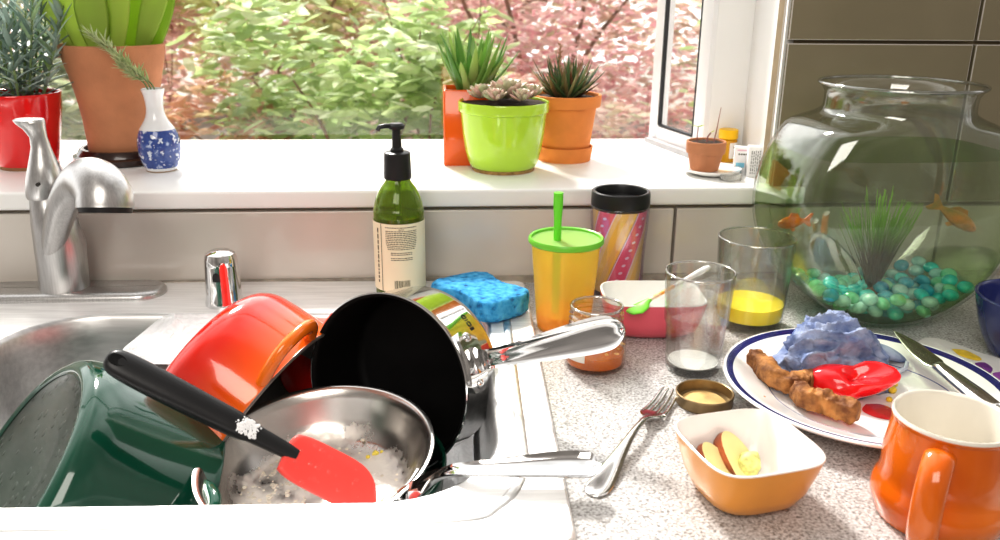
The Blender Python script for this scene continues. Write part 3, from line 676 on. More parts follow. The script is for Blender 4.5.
# ------------------------------------------------------------------ dinner plate and what lies on it
pcn = Vector((.390, .682, 0)); PS = .925
def platecol(nt, tc, b):
    mp = nd(nt, 'ShaderNodeVectorMath', operation='MULTIPLY'); mp.inputs[1].default_value = (1, 1, 0); nt.links.new(tc.outputs['Object'], mp.inputs[0])
    ln = nd(nt, 'ShaderNodeVectorMath', operation='LENGTH'); nt.links.new(mp.outputs[0], ln.inputs[0])
    ml = nd(nt, 'ShaderNodeMath', operation='MULTIPLY'); ml.inputs[1].default_value = 1/.15; nt.links.new(ln.outputs['Value'], ml.inputs[0])
    W, B_, T = (.86, .85, .84), (.015, .015, .14), (.12, .14, .36)
    r = ramp(nt, [(0, W), (.0895/.15, T), (.0906/.15, W), (.1255/.15, B_), (.1330/.15, W)], 'CONSTANT'); nt.links.new(ml.outputs[0], r.inputs['Fac']); nt.links.new(r.outputs['Color'], b.inputs['Base Color'])
PLM = ramp_mat('white_plate_blue_bands', platecol, .10, coat=.5)
pt = MB().lathe([(0, .003), (.07, .003), (.072, 0), (.076, 0), (.078, .003), (.090, .006), (.115, .0125), (.1345, .0195), (.1362, .0212), (.1358, .0226), (.134, .0231), (.115, .0165), (.095, .0098), (.088, .0078), (.08, .0068), (.05, .0062), (0, .006)], 128).obj('dinner_plate', PLM, None, loc=pcn, sharp=60); pt.scale = (PS, PS, 1)
tag(pt, 'white dinner plate with dark blue rim holding crusts and washcloth', 'plate')
PZ = .0066
# washcloth
CL = mat('blue_terry_cloth', (.17, .23, .43), .95, var=0, col2=(.47, .53, .70), vscale=55, bump=1.0, bscale=900)
CLH = mat('pale_cloth_hem', (.62, .66, .76), .95, var=.1, vscale=200, bump=.6, bscale=900)
cc = at(832, 374, PZ)
bm = bmesh.new(); bmesh.ops.create_icosphere(bm, subdivisions=6, radius=1.0); bm.verts.index_update()
m = MB().add([v.co for v in bm.verts], [tuple(v.index for v in f.verts) for f in bm.faces]); bm.free()
def clothf(d):
    p = d*2.0+Vector((3.1, 7.2, 1.3)); warp = Vector((noise.noise(p*.7), noise.noise(p*.7+Vector((5, 1, 2))), noise.noise(p*.7+Vector((1, 8, 4)))))
    q = p+warp*1.3
    r1 = 1-abs(noise.noise(q*.85))*2.2; r2 = 1-abs(noise.noise(q*2.2+Vector((9, 2, 4))))*2
    r = 1+.16*noise.noise(p*.8)+.24*(max(r1, -.6))+.05*max(r2, -.5)-.10+.018*noise.noise(d*26)+.012*noise.noise(d*60)
    sq = lambda q: math.copysign(abs(q)**.86, q)
    x, y, z = sq(d.x)*.050*r, sq(d.y)*.037*r, sq(d.z)*.051*r
    j_ = .0017; x += j_*noise.noise(d*900); y += j_*noise.noise(d*900+Vector((5, 5, 5))); z += j_*noise.noise(d*900+Vector((9, 2, 7)))
    z = z+.004*math.exp(-((x+.004)/.026)**2)
    # lean away to the right
    if x > .012: z *= 1-min(.5, (x-.012)*11)
    if z < 0: z *= .03; k = 1.06; x *= k; y *= k
    return Vector((x, y, max(z, 0)))
m.disp(clothf)
# fold on the right: a flattened loop of cloth
def tongue(m, p0, p1, wid, hgt, n=22, seg=28, curl=.6):
    d = (p1-p0); rings = []
    x = d.normalized(); y = Vector((0, 0, 1)).cross(x)
    for i in range(n+1):
        t = i/n; s_ = math.sqrt(max(.001, 1-max(0, (t-.55)/.45)**2))
        c = p0+d*t; ring = []
        for j in range(seg):
            a_ = 2*PI*j/seg; wv = 1+.07*noise.noise(Vector((t*5, a_, 1)))+.03*noise.noise(Vector((t*30, a_*8, 1)))
            hh = hgt*s_*(1-.25*t)
            ring.append(c+y*wid*s_*wv*math.cos(a_)+Vector((0, 0, hh*(1+math.sin(a_)*(wv)))))
        rings.append(ring)
    m.loft(rings)
L_ = lambda u, v, z: at(u, v, z)-cc
tongue(m, L_(855, 352, .022), L_(905, 362, PZ), .017, .0075)
tongue(m, L_(800, 352, .010), L_(784, 372, PZ), .016, .005)
# pointed flap folded up at the front
fl = []
for i in range(15):
    t = i/14; a0 = L_(816+4*t, 345, .038).lerp(L_(826, 383, .007), t); a1 = L_(838, 343, .036).lerp(L_(858, 381, .007), t)
    row = []
    for j in range(13):
        s_ = j/12; q = a0.lerp(a1, s_); q += Vector((0, -.020-.010*math.sin(PI*s_)-.006*t, .0015*noise.noise(q*300))); row.append(q)
    fl.append(row)
back = [[q+Vector((0, .004, -.001)) for q in row] for row in fl]
m.loft(fl, False, False, closed=False); m.loft(back, False, False, closed=False)
wc = m.obj('washcloth', CL, None, loc=cc, sharp=180); tag(wc, 'crumpled blue terry washcloth heaped on the dinner plate', 'washcloth')
hm = MB(); hm.tube([fl[i][0]+Vector((0, -.0008, .0005)) for i in range(15)], .0017, 8).obj('hem', CLH, wc); hm = MB()
hm.tube([L_(862, 358, .012), L_(880, 368, .0095), L_(895, 373, .0095), L_(905, 369, .011), L_(907, 362, .014)], .0021, 8)
hm.disp(lambda p: p+Vector((noise.noise(p*400), noise.noise(p*400+Vector((3, 3, 3))), noise.noise(p*400+Vector((6, 1, 2)))))*.0006)
hm.obj('hem', CLH, wc)
# crusts
CRUST = mat('browned_crust', (.16, .055, .015), .7, var=0, col2=(.52, .24, .07), vscale=70, bump=.9, bscale=260)
def crust(pts, wid, hgt, seed, label, n=40, seg=26):
    P = cr([tuple(p) for p in pts], 12); P = [Vector(p) for p in P]; o = P[0].copy(); m = MB(); rings = []
    for i, p in enumerate(P):
        t = i/(len(P)-1); tg = (P[min(i+1, len(P)-1)]-P[max(0, i-1)]).normalized(); y = Vector((0, 0, 1)).cross(tg).normalized()
        e_ = min(1, .55+t*9, .55+(1-t)*9); ring = []
        for j in range(seg):
            a_ = 2*PI*j/seg; c, s = math.cos(a_), math.sin(a_)
            c = math.copysign(abs(c)**.6, c); s = math.copysign(abs(s)**.6, s)
            q = Vector((t*9+seed, a_*1.2, seed)); k = 1+.34*noise.noise(q)+.16*noise.noise(q*3)+.07*noise.noise(q*8)
            ring.append(p-o+y*wid*c*k*e_+Vector((0, 0, hgt+hgt*s*k*e_)))
        rings.append(ring)
    m.loft(rings); m.disp(lambda p: Vector((p.x, p.y, max(p.z, 0))))
    ob = m.obj('bread_crust', CRUST, None, loc=o, sharp=70); tag(ob, label, 'bread crust', 'toasted bread crusts on the plate')
pz = PZ+.0035
crust([at(751, 366, pz), at(762, 374, pz), at(775, 388, pz), at(790, 393, pz), at(803, 391, pz), at(812, 392, pz)], .0085, .0095, 2.3, 'toasted bread crust on plate, farther left piece')
crust([at(796, 399, pz), at(806, 408, pz), at(822, 412, pz), at(838, 417, pz), at(857, 424, pz)], .0085, .0095, 8.1, 'toasted bread crust on plate below the red curled piece')
# red curled piece
RED = mat('glossy_red_skin', (.80, .012, .018), .10, coat=.8, var=.08, vscale=40, sss=.12)
def cupped(rad, dirv, cosang, depth, soft=.05):
    bm = bmesh.new(); bmesh.ops.create_icosphere(bm, subdivisions=6, radius=1.0); bm.verts.index_update()
    m = MB().add([v.co for v in bm.verts], [tuple(v.index for v in f.verts) for f in bm.faces]); bm.free()
    dirv = Vector(dirv).normalized()
    def fn(d):
        c = d.dot(dirv); k = 1.0
        if c > cosang: t = min(1, (c-cosang)/soft); t = t*t*(3-2*t); k = 1-depth*t
        r = 1+.05*noise.noise(d*2+Vector((4, 4, 4)))
        return Vector((d.x*rad[0]*k*r, d.y*rad[1]*k*r, d.z*rad[2]*k*r))
    return m.disp(fn)
rp = at(848, 397, PZ)
rr_ = at(890, 402, PZ)-at(808, 388, PZ)
m = cupped((.040, .021, .017), (.58, -.30, .76), .60, .80, soft=.22)
m.disp(lambda p: p+Vector((0, 0, .0125+max(0, p.x)*.34+(.004 if p.x > .0 else 0)*min(1, max(0, p.x)/.01))))
red = m.obj('curled_red_piece', RED, None, loc=rp, sharp=70); red.rotation_euler = (0, 0, math.atan2(rr_.y, rr_.x)); tag(red, 'shiny red hollow curled piece lying on plate beside crusts', 'food scrap')
sm = MB(); lp = [at(u, v, PZ-.0002)-rp for u, v in cr([(866, 404), (880, 404), (893, 409), (898, 416), (890, 420), (872, 416), (862, 410), (866, 404)], 4)[:-1]]
c_ = sum(lp, Vector())/len(lp)
sm.loft([lp, [c_.lerp(p, .8)+Vector((0, 0, .0008)) for p in lp], [c_.lerp(p, .3)+Vector((0, 0, .001)) for p in lp]], False, True)
o = sm.obj('red_sauce_smear', mat('red_juice', (.75, .06, .06), .06, trans=.3, coat=.6, var=.1), None, loc=rp); tag(o, 'thin red sauce smear on plate under the red piece', 'sauce', kind='stuff')
yb = MB(); random.seed(9)
for k in range(9):
    p = at(rnd(882, 896), rnd(384, 402), PZ)-rp; r = rnd(.0015, .004)
    yb.lathe([(0, -.0005), (r*.9, 0), (r, r*.6), (r*.6, r*1.1), (0, r*1.2)], 8, off=tuple(p))
o = yb.obj('yellow_crumbs', mat('yellow_crumb', (.85, .62, .05), .4, var=.2, vscale=200), None, loc=rp); tag(o, 'yellow food crumbs at the tip of the red piece', 'crumbs', kind='stuff')
cbm = MB(); p = at(764, 398, .012)-rp; cbm.lathe([(0, -.001), (.0018, 0), (.0014, .0015), (0, .002)], 8, off=tuple(p))
o = cbm.obj('crumb', CRUST, None, loc=rp); tag(o, 'single brown crumb on the front rim of the plate', 'crumb')
# knife
k0 = at(893, 331, .034); k1 = at(985, 402, .031); dv = k1-k0; L = dv.length
zk = Vector((-.25, -.45, 1)); kn = thing('table_knife', 'steel table knife resting across the right rim of plate', 'knife', mtx=basis(dv, zk-dv*(zk.dot(dv)/dv.length_squared), k0))
bl = MB(); rings = []
BL = L*.53
for i in range(25):
    t = i/24; x = BL*t; top = .0085*min(1, (t*2.2)**.55) if t < .98 else .0085; bot = -.0090*min(1, (t*1.6)**.75)
    if t > .93: k_ = (t-.93)/.07; top = .0085+( .006-.0085)*k_; bot = -.009+(.009-.006)*k_
    cen_ = (top+bot)/2; hw = max((top-bot)/2, .0003)
    rings.append([Vector((x, cen_+hw*math.cos(2*PI*j/16), .0009*math.sin(2*PI*j/16)*(1-.3*math.cos(2*PI*j/16)))) for j in range(16)])
bl.loft(rings).obj('blade', steel_mat('knife_steel', (.50, .49, .45), .16, (2, 30, 30), .05), kn, sharp=70)
hl = []
for x, w_, t_ in ((BL-.002, .0045, .0026), (BL+.002, .0062, .0045), (BL+.006, .0060, .0047), (BL+.010, .0066, .0042), (BL+.03, .0080, .0046), (L*.9, .0092, .0048), (L+.01, .0088, .0042), (L+.014, .004, .002)):
    hl.append([Vector((x, w_*math.cos(2*PI*j/20), t_*math.sin(2*PI*j/20))) for j in range(20)])
MB().loft(hl).obj('handle', SILVER, kn, sharp=60)

# ------------------------------------------------------------------ mug
a = Ax(935, 515)
mg = thing('coffee_mug', 'orange ceramic mug with white inside at front right', 'mug', a.p)
MO = mat('orange_glaze', (.66, .13, .005), .14, coat=.6, var=.10, vscale=14, col2=(.74, .18, .010))
zt = a.z(416.5); rT = a.r(65.5, zt)
rB = a.r(70, .02)
outm = cr([(rB*.86, 0), (rB*.93, .0012), (rB*.99, .008), (rB*1.035, .016), (rB*1.025, .0225), (rB*.985, .0275), (rB*.955, .031), (rB*.94, .037), (rB*.938, .05), (rT*.97, .075), (rT*.995, zt-.003), (rT, zt-.0012)], 4)
MB().lathe([(0, 0)]+outm, 96).obj('outer_wall', MO, mg, sharp=60)
MB().lathe([(rT, zt-.0012), (rT*.998, zt), (rT*.98, zt+.0012), (rT*.95, zt+.0010), (rT*.93, zt-.001), (rT*.90, zt-.02), (rT*.87, .04), (rT*.85, .015), (rT*.75, .008), (0, .007)], 96).obj('inner_wall', mat('ivory_glaze', (.74, .70, .62), .18, coat=.4, var=.02), mg, sharp=60)
td = (CAM-a.p); td.z = 0; td.normalize(); lf = Vector((-td.y*-1, td.x*-1, 0)); lf = Vector((td.y, -td.x, 0))
hd_ = (td+lf*(.09 if proj(a.p+td*.05+lf*.01)[0] < proj(a.p+td*.05)[0] else -.09)).normalized()
hp = []
for r, z in cr([(rT*.93, zt-.014), (rT*1.12, zt-.013), (rT*1.38, zt-.021), (rT*1.50, zt*.55), (rT*1.50, zt*.30), (rT*1.32, zt*.10), (rT*1.02, zt*.08)], 6):
    hp.append(hd_*r+Vector((0, 0, z)))
MB().tube(hp, [(.0100, .0062)]*len(hp), 24, up=None).obj('handle', MO, mg, sharp=60)

# ------------------------------------------------------------------ blue bowl, wrapper
a = Ax(1030, 356)
bb = thing('blue_bowl', 'dark blue ceramic bowl at the right edge beside the fishbowl', 'bowl', a.p)
zt = a.z(297); rt = a.r(72, zt)
out = cr([(rt*.58, 0), (rt*.62, .001), (rt*.68, .006), (rt*.82, zt*.35), (rt*.93, zt*.7), (rt*.985, zt-.004), (rt, zt-.002)], 4)
MB().lathe(shell(out, .0035, .006), 96).obj('bowl', mat('cobalt_glaze', (.030, .040, .17), .14, coat=.6, var=.15, vscale=10), bb, sharp=60)
wr_ = at(965, 362, .0012)
PAPERW = mat('white_wrapper_paper', (.70, .68, .66), .5, var=.05, vscale=40)
def sheet(lp, z, name, mt, parent=None, loc=None, amp=.0016):
    c_ = sum(lp, Vector())/len(lp); rings = []
    for k in range(9):
        t = 1-k/9; rings.append([Vector(((c_.lerp(p, t)).x, (c_.lerp(p, t)).y, z+amp*(1+noise.noise((c_.lerp(p, t)+wr_)*45)))) for p in lp])
    return MB().loft(rings, False, True).obj(name, mt, parent, loc, sharp=180)
def pxl(pts, z): return [at(u, v, z)-wr_ for u, v in pts]
wp = sheet(pxl(cr([(914, 346), (925, 340), (941, 342), (958, 347), (985, 357), (1015, 369), (1020, 392), (995, 386), (965, 372), (935, 358), (914, 346)], 3)[:-1], 0), 0, 'food_wrapper', PAPERW, None, wr_)
tag(wp, 'white printed paper wrapper lying under plate near blue bowl', 'wrapper')
for pts, col, nm in (([(951, 352), (965, 353), (977, 359), (981, 363), (973, 363), (958, 358)], (.75, .52, .05), 'yellow_print'), ([(974, 366), (984, 365), (992, 371), (988, 377), (978, 372)], (.16, .04, .22), 'purple_print'), ([(992, 376), (1003, 375), (1003, 386), (995, 384)], (.30, .08, .36), 'violet_print')):
    sheet(pxl(cr(pts+[pts[0]], 3)[:-1], 0), .0004, nm, mat(nm, col, .45, var=.15, vscale=120), wp)
# ------------------------------------------------------------------ things on the window sill
SZ = .1228
TERRA = mat('terracotta', (.52, .235, .12), .8, var=.09, vscale=25, bump=.15, bscale=300); TERRA2 = mat('orange_terracotta', (.78, .28, .07), .75, var=.06, vscale=25, bump=.12, bscale=300)
def blade(m, p0, d, L, w_, th, bend=0.0, n=8, seg=8, prof=None, up=(0, 0, 1), side=None):
    d = Vector(d).normalized(); p = Vector(p0); rings = []
    for i in range(n+1):
        t = i/n
        k = prof(t) if prof else (min(1, .55+t*1.6) * (1-t**3)**.8)
        k = max(k, .02)
        y = d.cross(Vector(up)); y = y.normalized() if y.length > 1e-3 else Vector((1, 0, 0))
        if side is not None: y = (Vector(side)-d*Vector(side).dot(d)).normalized()
        z = y.cross(d).normalized()
        rings.append([p+y*w_*k*math.cos(2*PI*j/seg)+z*(th*k*math.sin(2*PI*j/seg)+th*.9*k*abs(math.cos(2*PI*j/seg))) for j in range(seg)])
        p = p+d*L/n; d = (d+Vector((0, 0, -bend/n))).normalized()
    m.loft(rings)
def potted(name, label, a, prof_pts, t, floor, mt, soil_row, seg=72, smooth=2, cat='potted plant'):
    o = thing(name, label, cat, a.p)
    out = [(r, max(0, z)) for r, z in a.prof(prof_pts)]
    if smooth > 1: out = cr(out, smooth)
    MB().lathe(shell(out, t, floor), seg).obj('pot', mt, o, sharp=45)
    zs_ = a.z(soil_row); rs_ = 0
    for (r0, z0), (r1, z1) in zip(out, out[1:]):
        if z0 <= zs_ <= z1: rs_ = r0+(r1-r0)*(zs_-z0)/(z1-z0+1e-9)
    rs_ = (rs_ or out[-1][0])-t*.9
    so = MB().lathe([(0, zs_+.002), (rs_*.4, zs_+.0018), (rs_*.8, zs_+.001), (rs_, zs_), (rs_, zs_-.004), (0, zs_-.004)], 40)
    so.disp(lambda p: p+Vector((0, 0, .002*noise.noise(p*140)))); so.obj('soil', SOIL, o)
    return o, zs_, rs_
random.seed(11)
# red pot with grey-green leafy plant
a = Ax(30, 166, SZ)
o, zs_, rs_ = potted('potted_lavender', 'red glazed pot of grey-green narrow-leaved plant behind faucet', a, [(28, 166), (30, 164.5), (33, 155), (42, 115), (45, 97), (45.5, 93)], .004, .01, mat('red_glaze', (.72, .012, .012), .1, coat=.7, var=.05), 97)
MB().lathe([(0, -.0001), (a.r(30), -.0001), (a.r(31), .002), (a.r(31), .0045), (a.r(29), .005)], 48).obj('foot_ring', mat('bare_clay_foot', (.32, .17, .08), .8), o)
GL = leaf_mat('grey_green_leaf', [(0, (.20, .30, .24)), (.5, (.42, .54, .48)), (.85, (.66, .77, .74)), (1, (.42, .60, .22))], .4)
STEM = mat('green_stem', (.20, .28, .12), .7)
lv = MB(); st = MB()
for k in range(15):
    az = 2.4*k; rr = rs_*.75*math.sqrt((k+.5)/15); b0 = Vector((rr*math.cos(az), rr*math.sin(az), zs_-.003)); lean = .12+.42*(rr/rs_)
    Ls = rnd(.10, .19)*(1-.2*rr/rs_); d = Vector((math.cos(az)*lean, math.sin(az)*lean, 1)).normalized()
    pts = [b0+d*Ls*t+Vector((0, 0, 0)) for t in (0, .3, .6, 1)]; st.tube(pts, [.0018, .0016, .0013, .0008], 6)
    nl = int(Ls/.0062)
    for i in range(nl):
        t = (i+1.2)/(nl+1); p = b0+d*Ls*t; az2 = i*2.4+k; el = .35+.8*t
        dl = Vector((math.cos(az2)*math.cos(el), math.sin(az2)*math.cos(el), math.sin(el)))
        blade(lv, p, dl, rnd(.036, .068)*(1-.4*t), rnd(.0030, .0046), .0008, bend=rnd(-.2, .8), n=6, seg=6)
st.obj('stem', STEM, o); lv.obj('leaves', GL, o, sharp=180)
# big terracotta pot with snake plant, and its dark saucer
a = Ax(127, 159, SZ)
sc_ = MB().lathe([(0, 0)]+[(r, max(z, 0)) for r, z in a.prof([(51, 159), (53, 157.5), (53, 153), (49, 151.5), (48.5, 150)])]+[(a.r(45), a.z(145.5)), (a.r(41), a.z(145.5)), (a.r(40), a.z(150)), (0, a.z(150))], 64).obj('plant_saucer', mat('dark_brown_glaze', (.035, .016, .012), .2, coat=.4, var=.2), None, loc=a.p, sharp=40)
tag(sc_, 'dark brown stepped saucer under the large terracotta pot', 'plant saucer')
zsa = a.z(148.5)
a2 = Ax(127, 159, SZ); a2.p = a.p+Vector((0, 0, zsa)); a2.z0 = SZ+zsa
o, zs_, rs_ = potted('potted_snake_plant', 'large tapered terracotta pot with broad-leaved snake plant on sill', a2, [(36, 148.5), (37, 146), (39, 118), (44, 88), (51, 62), (54, 49), (54.5, 45)], .005, .008, TERRA, 52)
SN = leaf_mat('yellow_green_leaf', [(0, (.36, .52, .08)), (.5, (.58, .72, .16)), (1, (.76, .84, .34))], .5)
lv = MB()
for x, y, dx, L, w_, sd_ in ((-.045, .0, -.42, .12, .014, .3), (-.03, -.02, -.20, .13, .015, -.2), (-.008, -.03, -.02, .11, .018, .1), (.014, -.025, .16, .14, .016, -.3), (.036, -.005, .40, .15, .014, .5), (.02, .02, .05, .17, .02, .2), (-.02, .03, -.1, .17, .02, -.1), (.045, .02, .3, .13, .015, .2), (-.05, .02, -.3, .14, .015, .1), (.0, .0, 0, .18, .02, .6)):
    blade(lv, (x, y, zs_-.004), (dx, y*1.2, 1), L, w_, .0022, bend=-.05, n=12, seg=10, prof=lambda t: (.42+.80*math.sin(min(1, t*1.25+.05)*PI*.60))*(1-t**5)**.7, side=(1, sd_, 0))
lv.obj('leaves', SN, o, sharp=180)
# blue and white vase with a sprig
a = Ax(162, 170, SZ)
def vasecol(nt, tc, b):
    s = nd(nt, 'ShaderNodeSeparateXYZ'); nt.links.new(tc.outputs['Object'], s.inputs[0])
    v = nd(nt, 'ShaderNodeTexNoise', i_Scale=110.0, i_Detail=6.0); nt.links.new(tc.outputs['Object'], v.inputs['Vector'])
    w2 = nd(nt, 'ShaderNodeTexWave', i_Scale=55.0, i_Distortion=6.0); nt.links.new(tc.outputs['Object'], w2.inputs['Vector'])
    mxv = nd(nt, 'ShaderNodeMath', operation='MULTIPLY'); nt.links.new(v.outputs['Fac'], mxv.inputs[0]); nt.links.new(w2.outputs['Fac'], mxv.inputs[1])
    r = ramp(nt, [(.0, (.80, .82, .84)), (.20, (.62, .68, .80)), (.24, (.035, .07, .27)), (.5, (.05, .10, .34)), (.62, (.55, .62, .78))]); 
    ad = nd(nt, 'ShaderNodeMath', operation='MULTIPLY_ADD'); ad.inputs[1].default_value = 1.6; ad.inputs[2].default_value = -.42; nt.links.new(v.outputs['Fac'], ad.inputs[0])
    nt.links.new(ad.outputs[0], r.inputs['Fac'])
    lo, hi = a.z(166), a.z(129)
    zr = ramp(nt, [(0, (0, 0, 0)), (lo/.2, (1, 1, 1)), (hi/.2, (0, 0, 0))], 'CONSTANT'); m5 = nd(nt, 'ShaderNodeMath', operation='MULTIPLY'); m5.inputs[1].default_value = 5; nt.links.new(s.outputs['Z'], m5.inputs[0]); nt.links.new(m5.outputs[0], zr.inputs['Fac'])
    mx = nd(nt, 'ShaderNodeMix', data_type='RGBA'); nt.links.new(zr.outputs['Color'], mx.inputs['Factor']); mx.inputs[6].default_value = (.80, .82, .84, 1); nt.links.new(r.outputs['Color'], mx.inputs[7]); nt.links.new(mx.outputs[2], b.inputs['Base Color'])
VM = ramp_mat('blue_painted_porcelain', vasecol, .12, coat=.5)
vz = thing('porcelain_vase', 'small blue and white porcelain vase beside the large terracotta pot', 'vase', a.p)
out = [(r, max(0, z)) for r, z in a.prof([(14, 170), (15.5, 169), (16.5, 167), (20.5, 158), (22, 147), (21.5, 138), (18.5, 129), (13, 121), (10, 114), (9, 106), (10, 97), (11.8, 91), (12.2, 89)])]
MB().lathe(shell(cr(out, 4), .0018, .006), 64).obj('vase_body', VM, vz, sharp=60)
MB().lathe([(0, -.0001), (out[0][0]*1.0, -.0001), (out[1][0]*1.01, .001), (out[1][0]*1.01, .003), (out[0][0]*.9, .0032)], 40).obj('foot_ring', mat('bare_clay_ring', (.40, .24, .12), .8), vz)
zt = a.z(90)
sg = thing('herb_sprig', 'thin pale green herb sprig leaning out of the porcelain vase', 'herb sprig', a.p+Vector((0, 0, zt)))
lv = MB(); st = MB()
for pts in ([(.0, 0, -.05), (-.006, -.003, .004), (-.024, -.006, .022), (-.042, -.006, .045), (-.066, -.004, .068)], [(.002, .002, -.04), (.002, 0, .002), (-.012, 0, .016), (-.034, .0, .028)], [(.0, -.002, -.04), (-.002, -.002, .004), (-.022, -.008, .030), (-.05, -.01, .060)]):
    P = cr(pts, 8); st.tube(P, [.0013*(1-.5*i/len(P)) for i in range(len(P))], 6)
    for i in range(12, len(P)):
        for q in range(6):
            d = (Vector(P[i])-Vector(P[i-1])).normalized()+Vector((rnd(-1, 1), rnd(-1, 1), rnd(-.6, .9)))*.9
            blade(lv, P[i], d, rnd(.010, .022), .0013, .0005, n=3, seg=5)
st.obj('stem', STEM, sg); lv.obj('leaves', leaf_mat('pale_sprig_leaf', [(0, (.50, .60, .28)), (1, (.78, .84, .56))], .35), sg, sharp=180)
# square orange pot with aloe
p0 = at(444, 166, SZ); SW_ = .066
oc = Vector((p0.x+SW_/2, p0.y+SW_/2, SZ)); az_ = Ax(460, 166, SZ); hz_ = aty(442, 90, p0.y).z-SZ
ol = thing('potted_aloe', 'square orange pot of spiky aloe behind the lime green pot', 'potted plant', oc)
RO = mat('orange_red_glaze', (.80, .125, .008), .2, coat=.4, var=.04)
q = SW_/2
MB().loft([rrect(-q+.001, q-.001, -q+.001, q-.001, .003, 4), off(rrect(-q, q, -q, q, .003, 4), .002), off(rrect(-q, q, -q, q, .003, 4), hz_-.001), off(rrect(-q+.001, q-.001, -q+.001, q-.001, .003, 4), hz_), off(rrect(-q+.004, q-.004, -q+.004, q-.004, .002, 4), hz_), off(rrect(-q+.005, q-.005, -q+.005, q-.005, .002, 4), hz_-.03)], True, True).obj('pot', RO, ol, sharp=50)
MB().box((0, 0, hz_-.008), (SW_-.008, SW_-.008, .004)).obj('soil', SOIL, ol)
ALO = leaf_mat('aloe_leaf', [(0, (.14, .34, .06)), (.6, (.34, .56, .14)), (1, (.60, .70, .26))], .3, .35)
lv = MB(); random.seed(21)
for k in range(46):
    az = k*2.4; el = .25+1.15*rnd(.1, 1); rr = .022*math.sqrt(rnd(0, 1)); dx = .55-.0*k
    d = Vector((math.cos(az)*math.cos(el)+.08, math.sin(az)*math.cos(el)*.8, math.sin(el)+.25))
    blade(lv, (rr*math.cos(az)+.008, rr*math.sin(az), hz_-.006), d+Vector((.10, 0, .25)), rnd(.045, .092), rnd(.0075, .0105), .0022, bend=-.35, n=9, seg=8, prof=lambda t: (1-t)**.75*(.8+.5*t))
lv.obj('leaves', ALO, ol, sharp=180)
# lime green pot with rosette succulent
a = Ax(503, 169, SZ)
ck = .0045
o, zs_, rs_ = potted('potted_succulent', 'lime green pot of pinkish rosette succulent on cork base', a, [(30.5, 166), (32.5, 165), (35, 160), (38, 150), (41, 132), (43, 114), (43.3, 111.5), (45.2, 110.5), (45.6, 108), (45.6, 101.5)], .0035, .012, mat('lime_glaze', (.54, .80, .07), .12, coat=.6, var=.03), 103, smooth=1)
MB().lathe([(0, 0), (a.r(30.8), 0), (a.r(31.3), .001), (a.r(31.3), ck), (0, ck)], 56).obj('cork_base', mat('cork', (.40, .24, .09), .9, var=.35, vscale=150, bump=.5), o)
SUC = leaf_mat('rosette_leaf', [(0, (.46, .52, .30)), (.5, (.70, .58, .44)), (1, (.78, .50, .44))], .15, .35)
lv = MB()
for cx, cy, s_ in ((.004, -.004, 1.45), (-.030, -.006, 1.0), (.034, -.004, 1.0), (.008, .032, 1.1), (-.014, -.034, .8), (.020, -.034, .8)):
    for k in range(26):
        az = k*2.4; t = k/26; el = 1.35-1.15*t; d = Vector((math.cos(az)*math.cos(el), math.sin(az)*math.cos(el), math.sin(el)))
        blade(lv, (cx+.002*math.cos(az), cy-.013+.002*math.sin(az), zs_+.009+.006*(1-t)), d, (.012+.012*t)*s_, .0052*s_, .0022*s_, bend=-.7, n=7, seg=8, prof=lambda t: (.45+.9*t)*(1-t**4)**.8)
lv.obj('leaves', SUC, o, sharp=180)
# orange terracotta pot with haworthia and its saucer
a = Ax(564, 159, SZ)
sc_ = MB().lathe([(0, 0)]+[(r, max(z, 0)) for r, z in a.prof([(26, 159), (26.5, 157.5), (28.3, 145.5)])]+[(a.r(28.3), a.z(145)), (a.r(26.5), a.z(145)), (a.r(25), a.z(155)), (0, a.z(155))], 64).obj('plant_saucer', TERRA2, None, loc=a.p, sharp=40)
tag(sc_, 'orange terracotta saucer under the pot of dark haworthia', 'plant saucer')
zsa = a.z(154.8); a2 = Ax(564, 159, SZ); a2.p = a.p+Vector((0, 0, zsa)); a2.z0 = SZ+zsa
o, zs_, rs_ = potted('potted_haworthia', 'orange terracotta pot of dark spiky haworthia beside lime pot', a2, [(23, 154.8), (24, 153), (30.5, 107), (30.8, 106.2), (34.3, 105.5), (34.8, 104), (35.5, 96), (35.5, 95)], .004, .006, TERRA2, 97.5, smooth=1)
HAW = leaf_mat('dark_haworthia_leaf', [(0, (.05, .10, .04)), (.45, (.13, .22, .08)), (.72, (.34, .14, .08)), (1, (.40, .44, .22))], .12, .4)
lv = MB(); random.seed(31)
for k in range(120):
    cx, cy = ((-.012, 0), (.012, .004), (.0, -.014))[k % 3]
    az = k*2.4; el = rnd(.25, 1.3); d = Vector((math.cos(az)*math.cos(el), math.sin(az)*math.cos(el)*.9, math.sin(el)+.15))
    blade(lv, (cx+.004*math.cos(az), cy+.004*math.sin(az), zs_), d, rnd(.032, .068), rnd(.0036, .0052), .0016, bend=-.3, n=7, seg=7, prof=lambda t: (1-t)**.8*(.8+.6*t))
lv.obj('leaves', HAW, o, sharp=180)
st = MB(); st.tube([(-.012, 0, zs_), (-.010, 0, zs_+.03), (-.011, 0, zs_+.075)], [.0016, .0013, .0008], 6)
for k in range(18):
    z = zs_+.03+k*.0025; st.tube([(-.0105, 0, z), (-.0105+.004*math.cos(k*2.4), .004*math.sin(k*2.4), z+.003)], [.0012, .0006], 5)
st.obj('flower_spike', mat('dry_spike', (.42, .24, .14), .8), o)
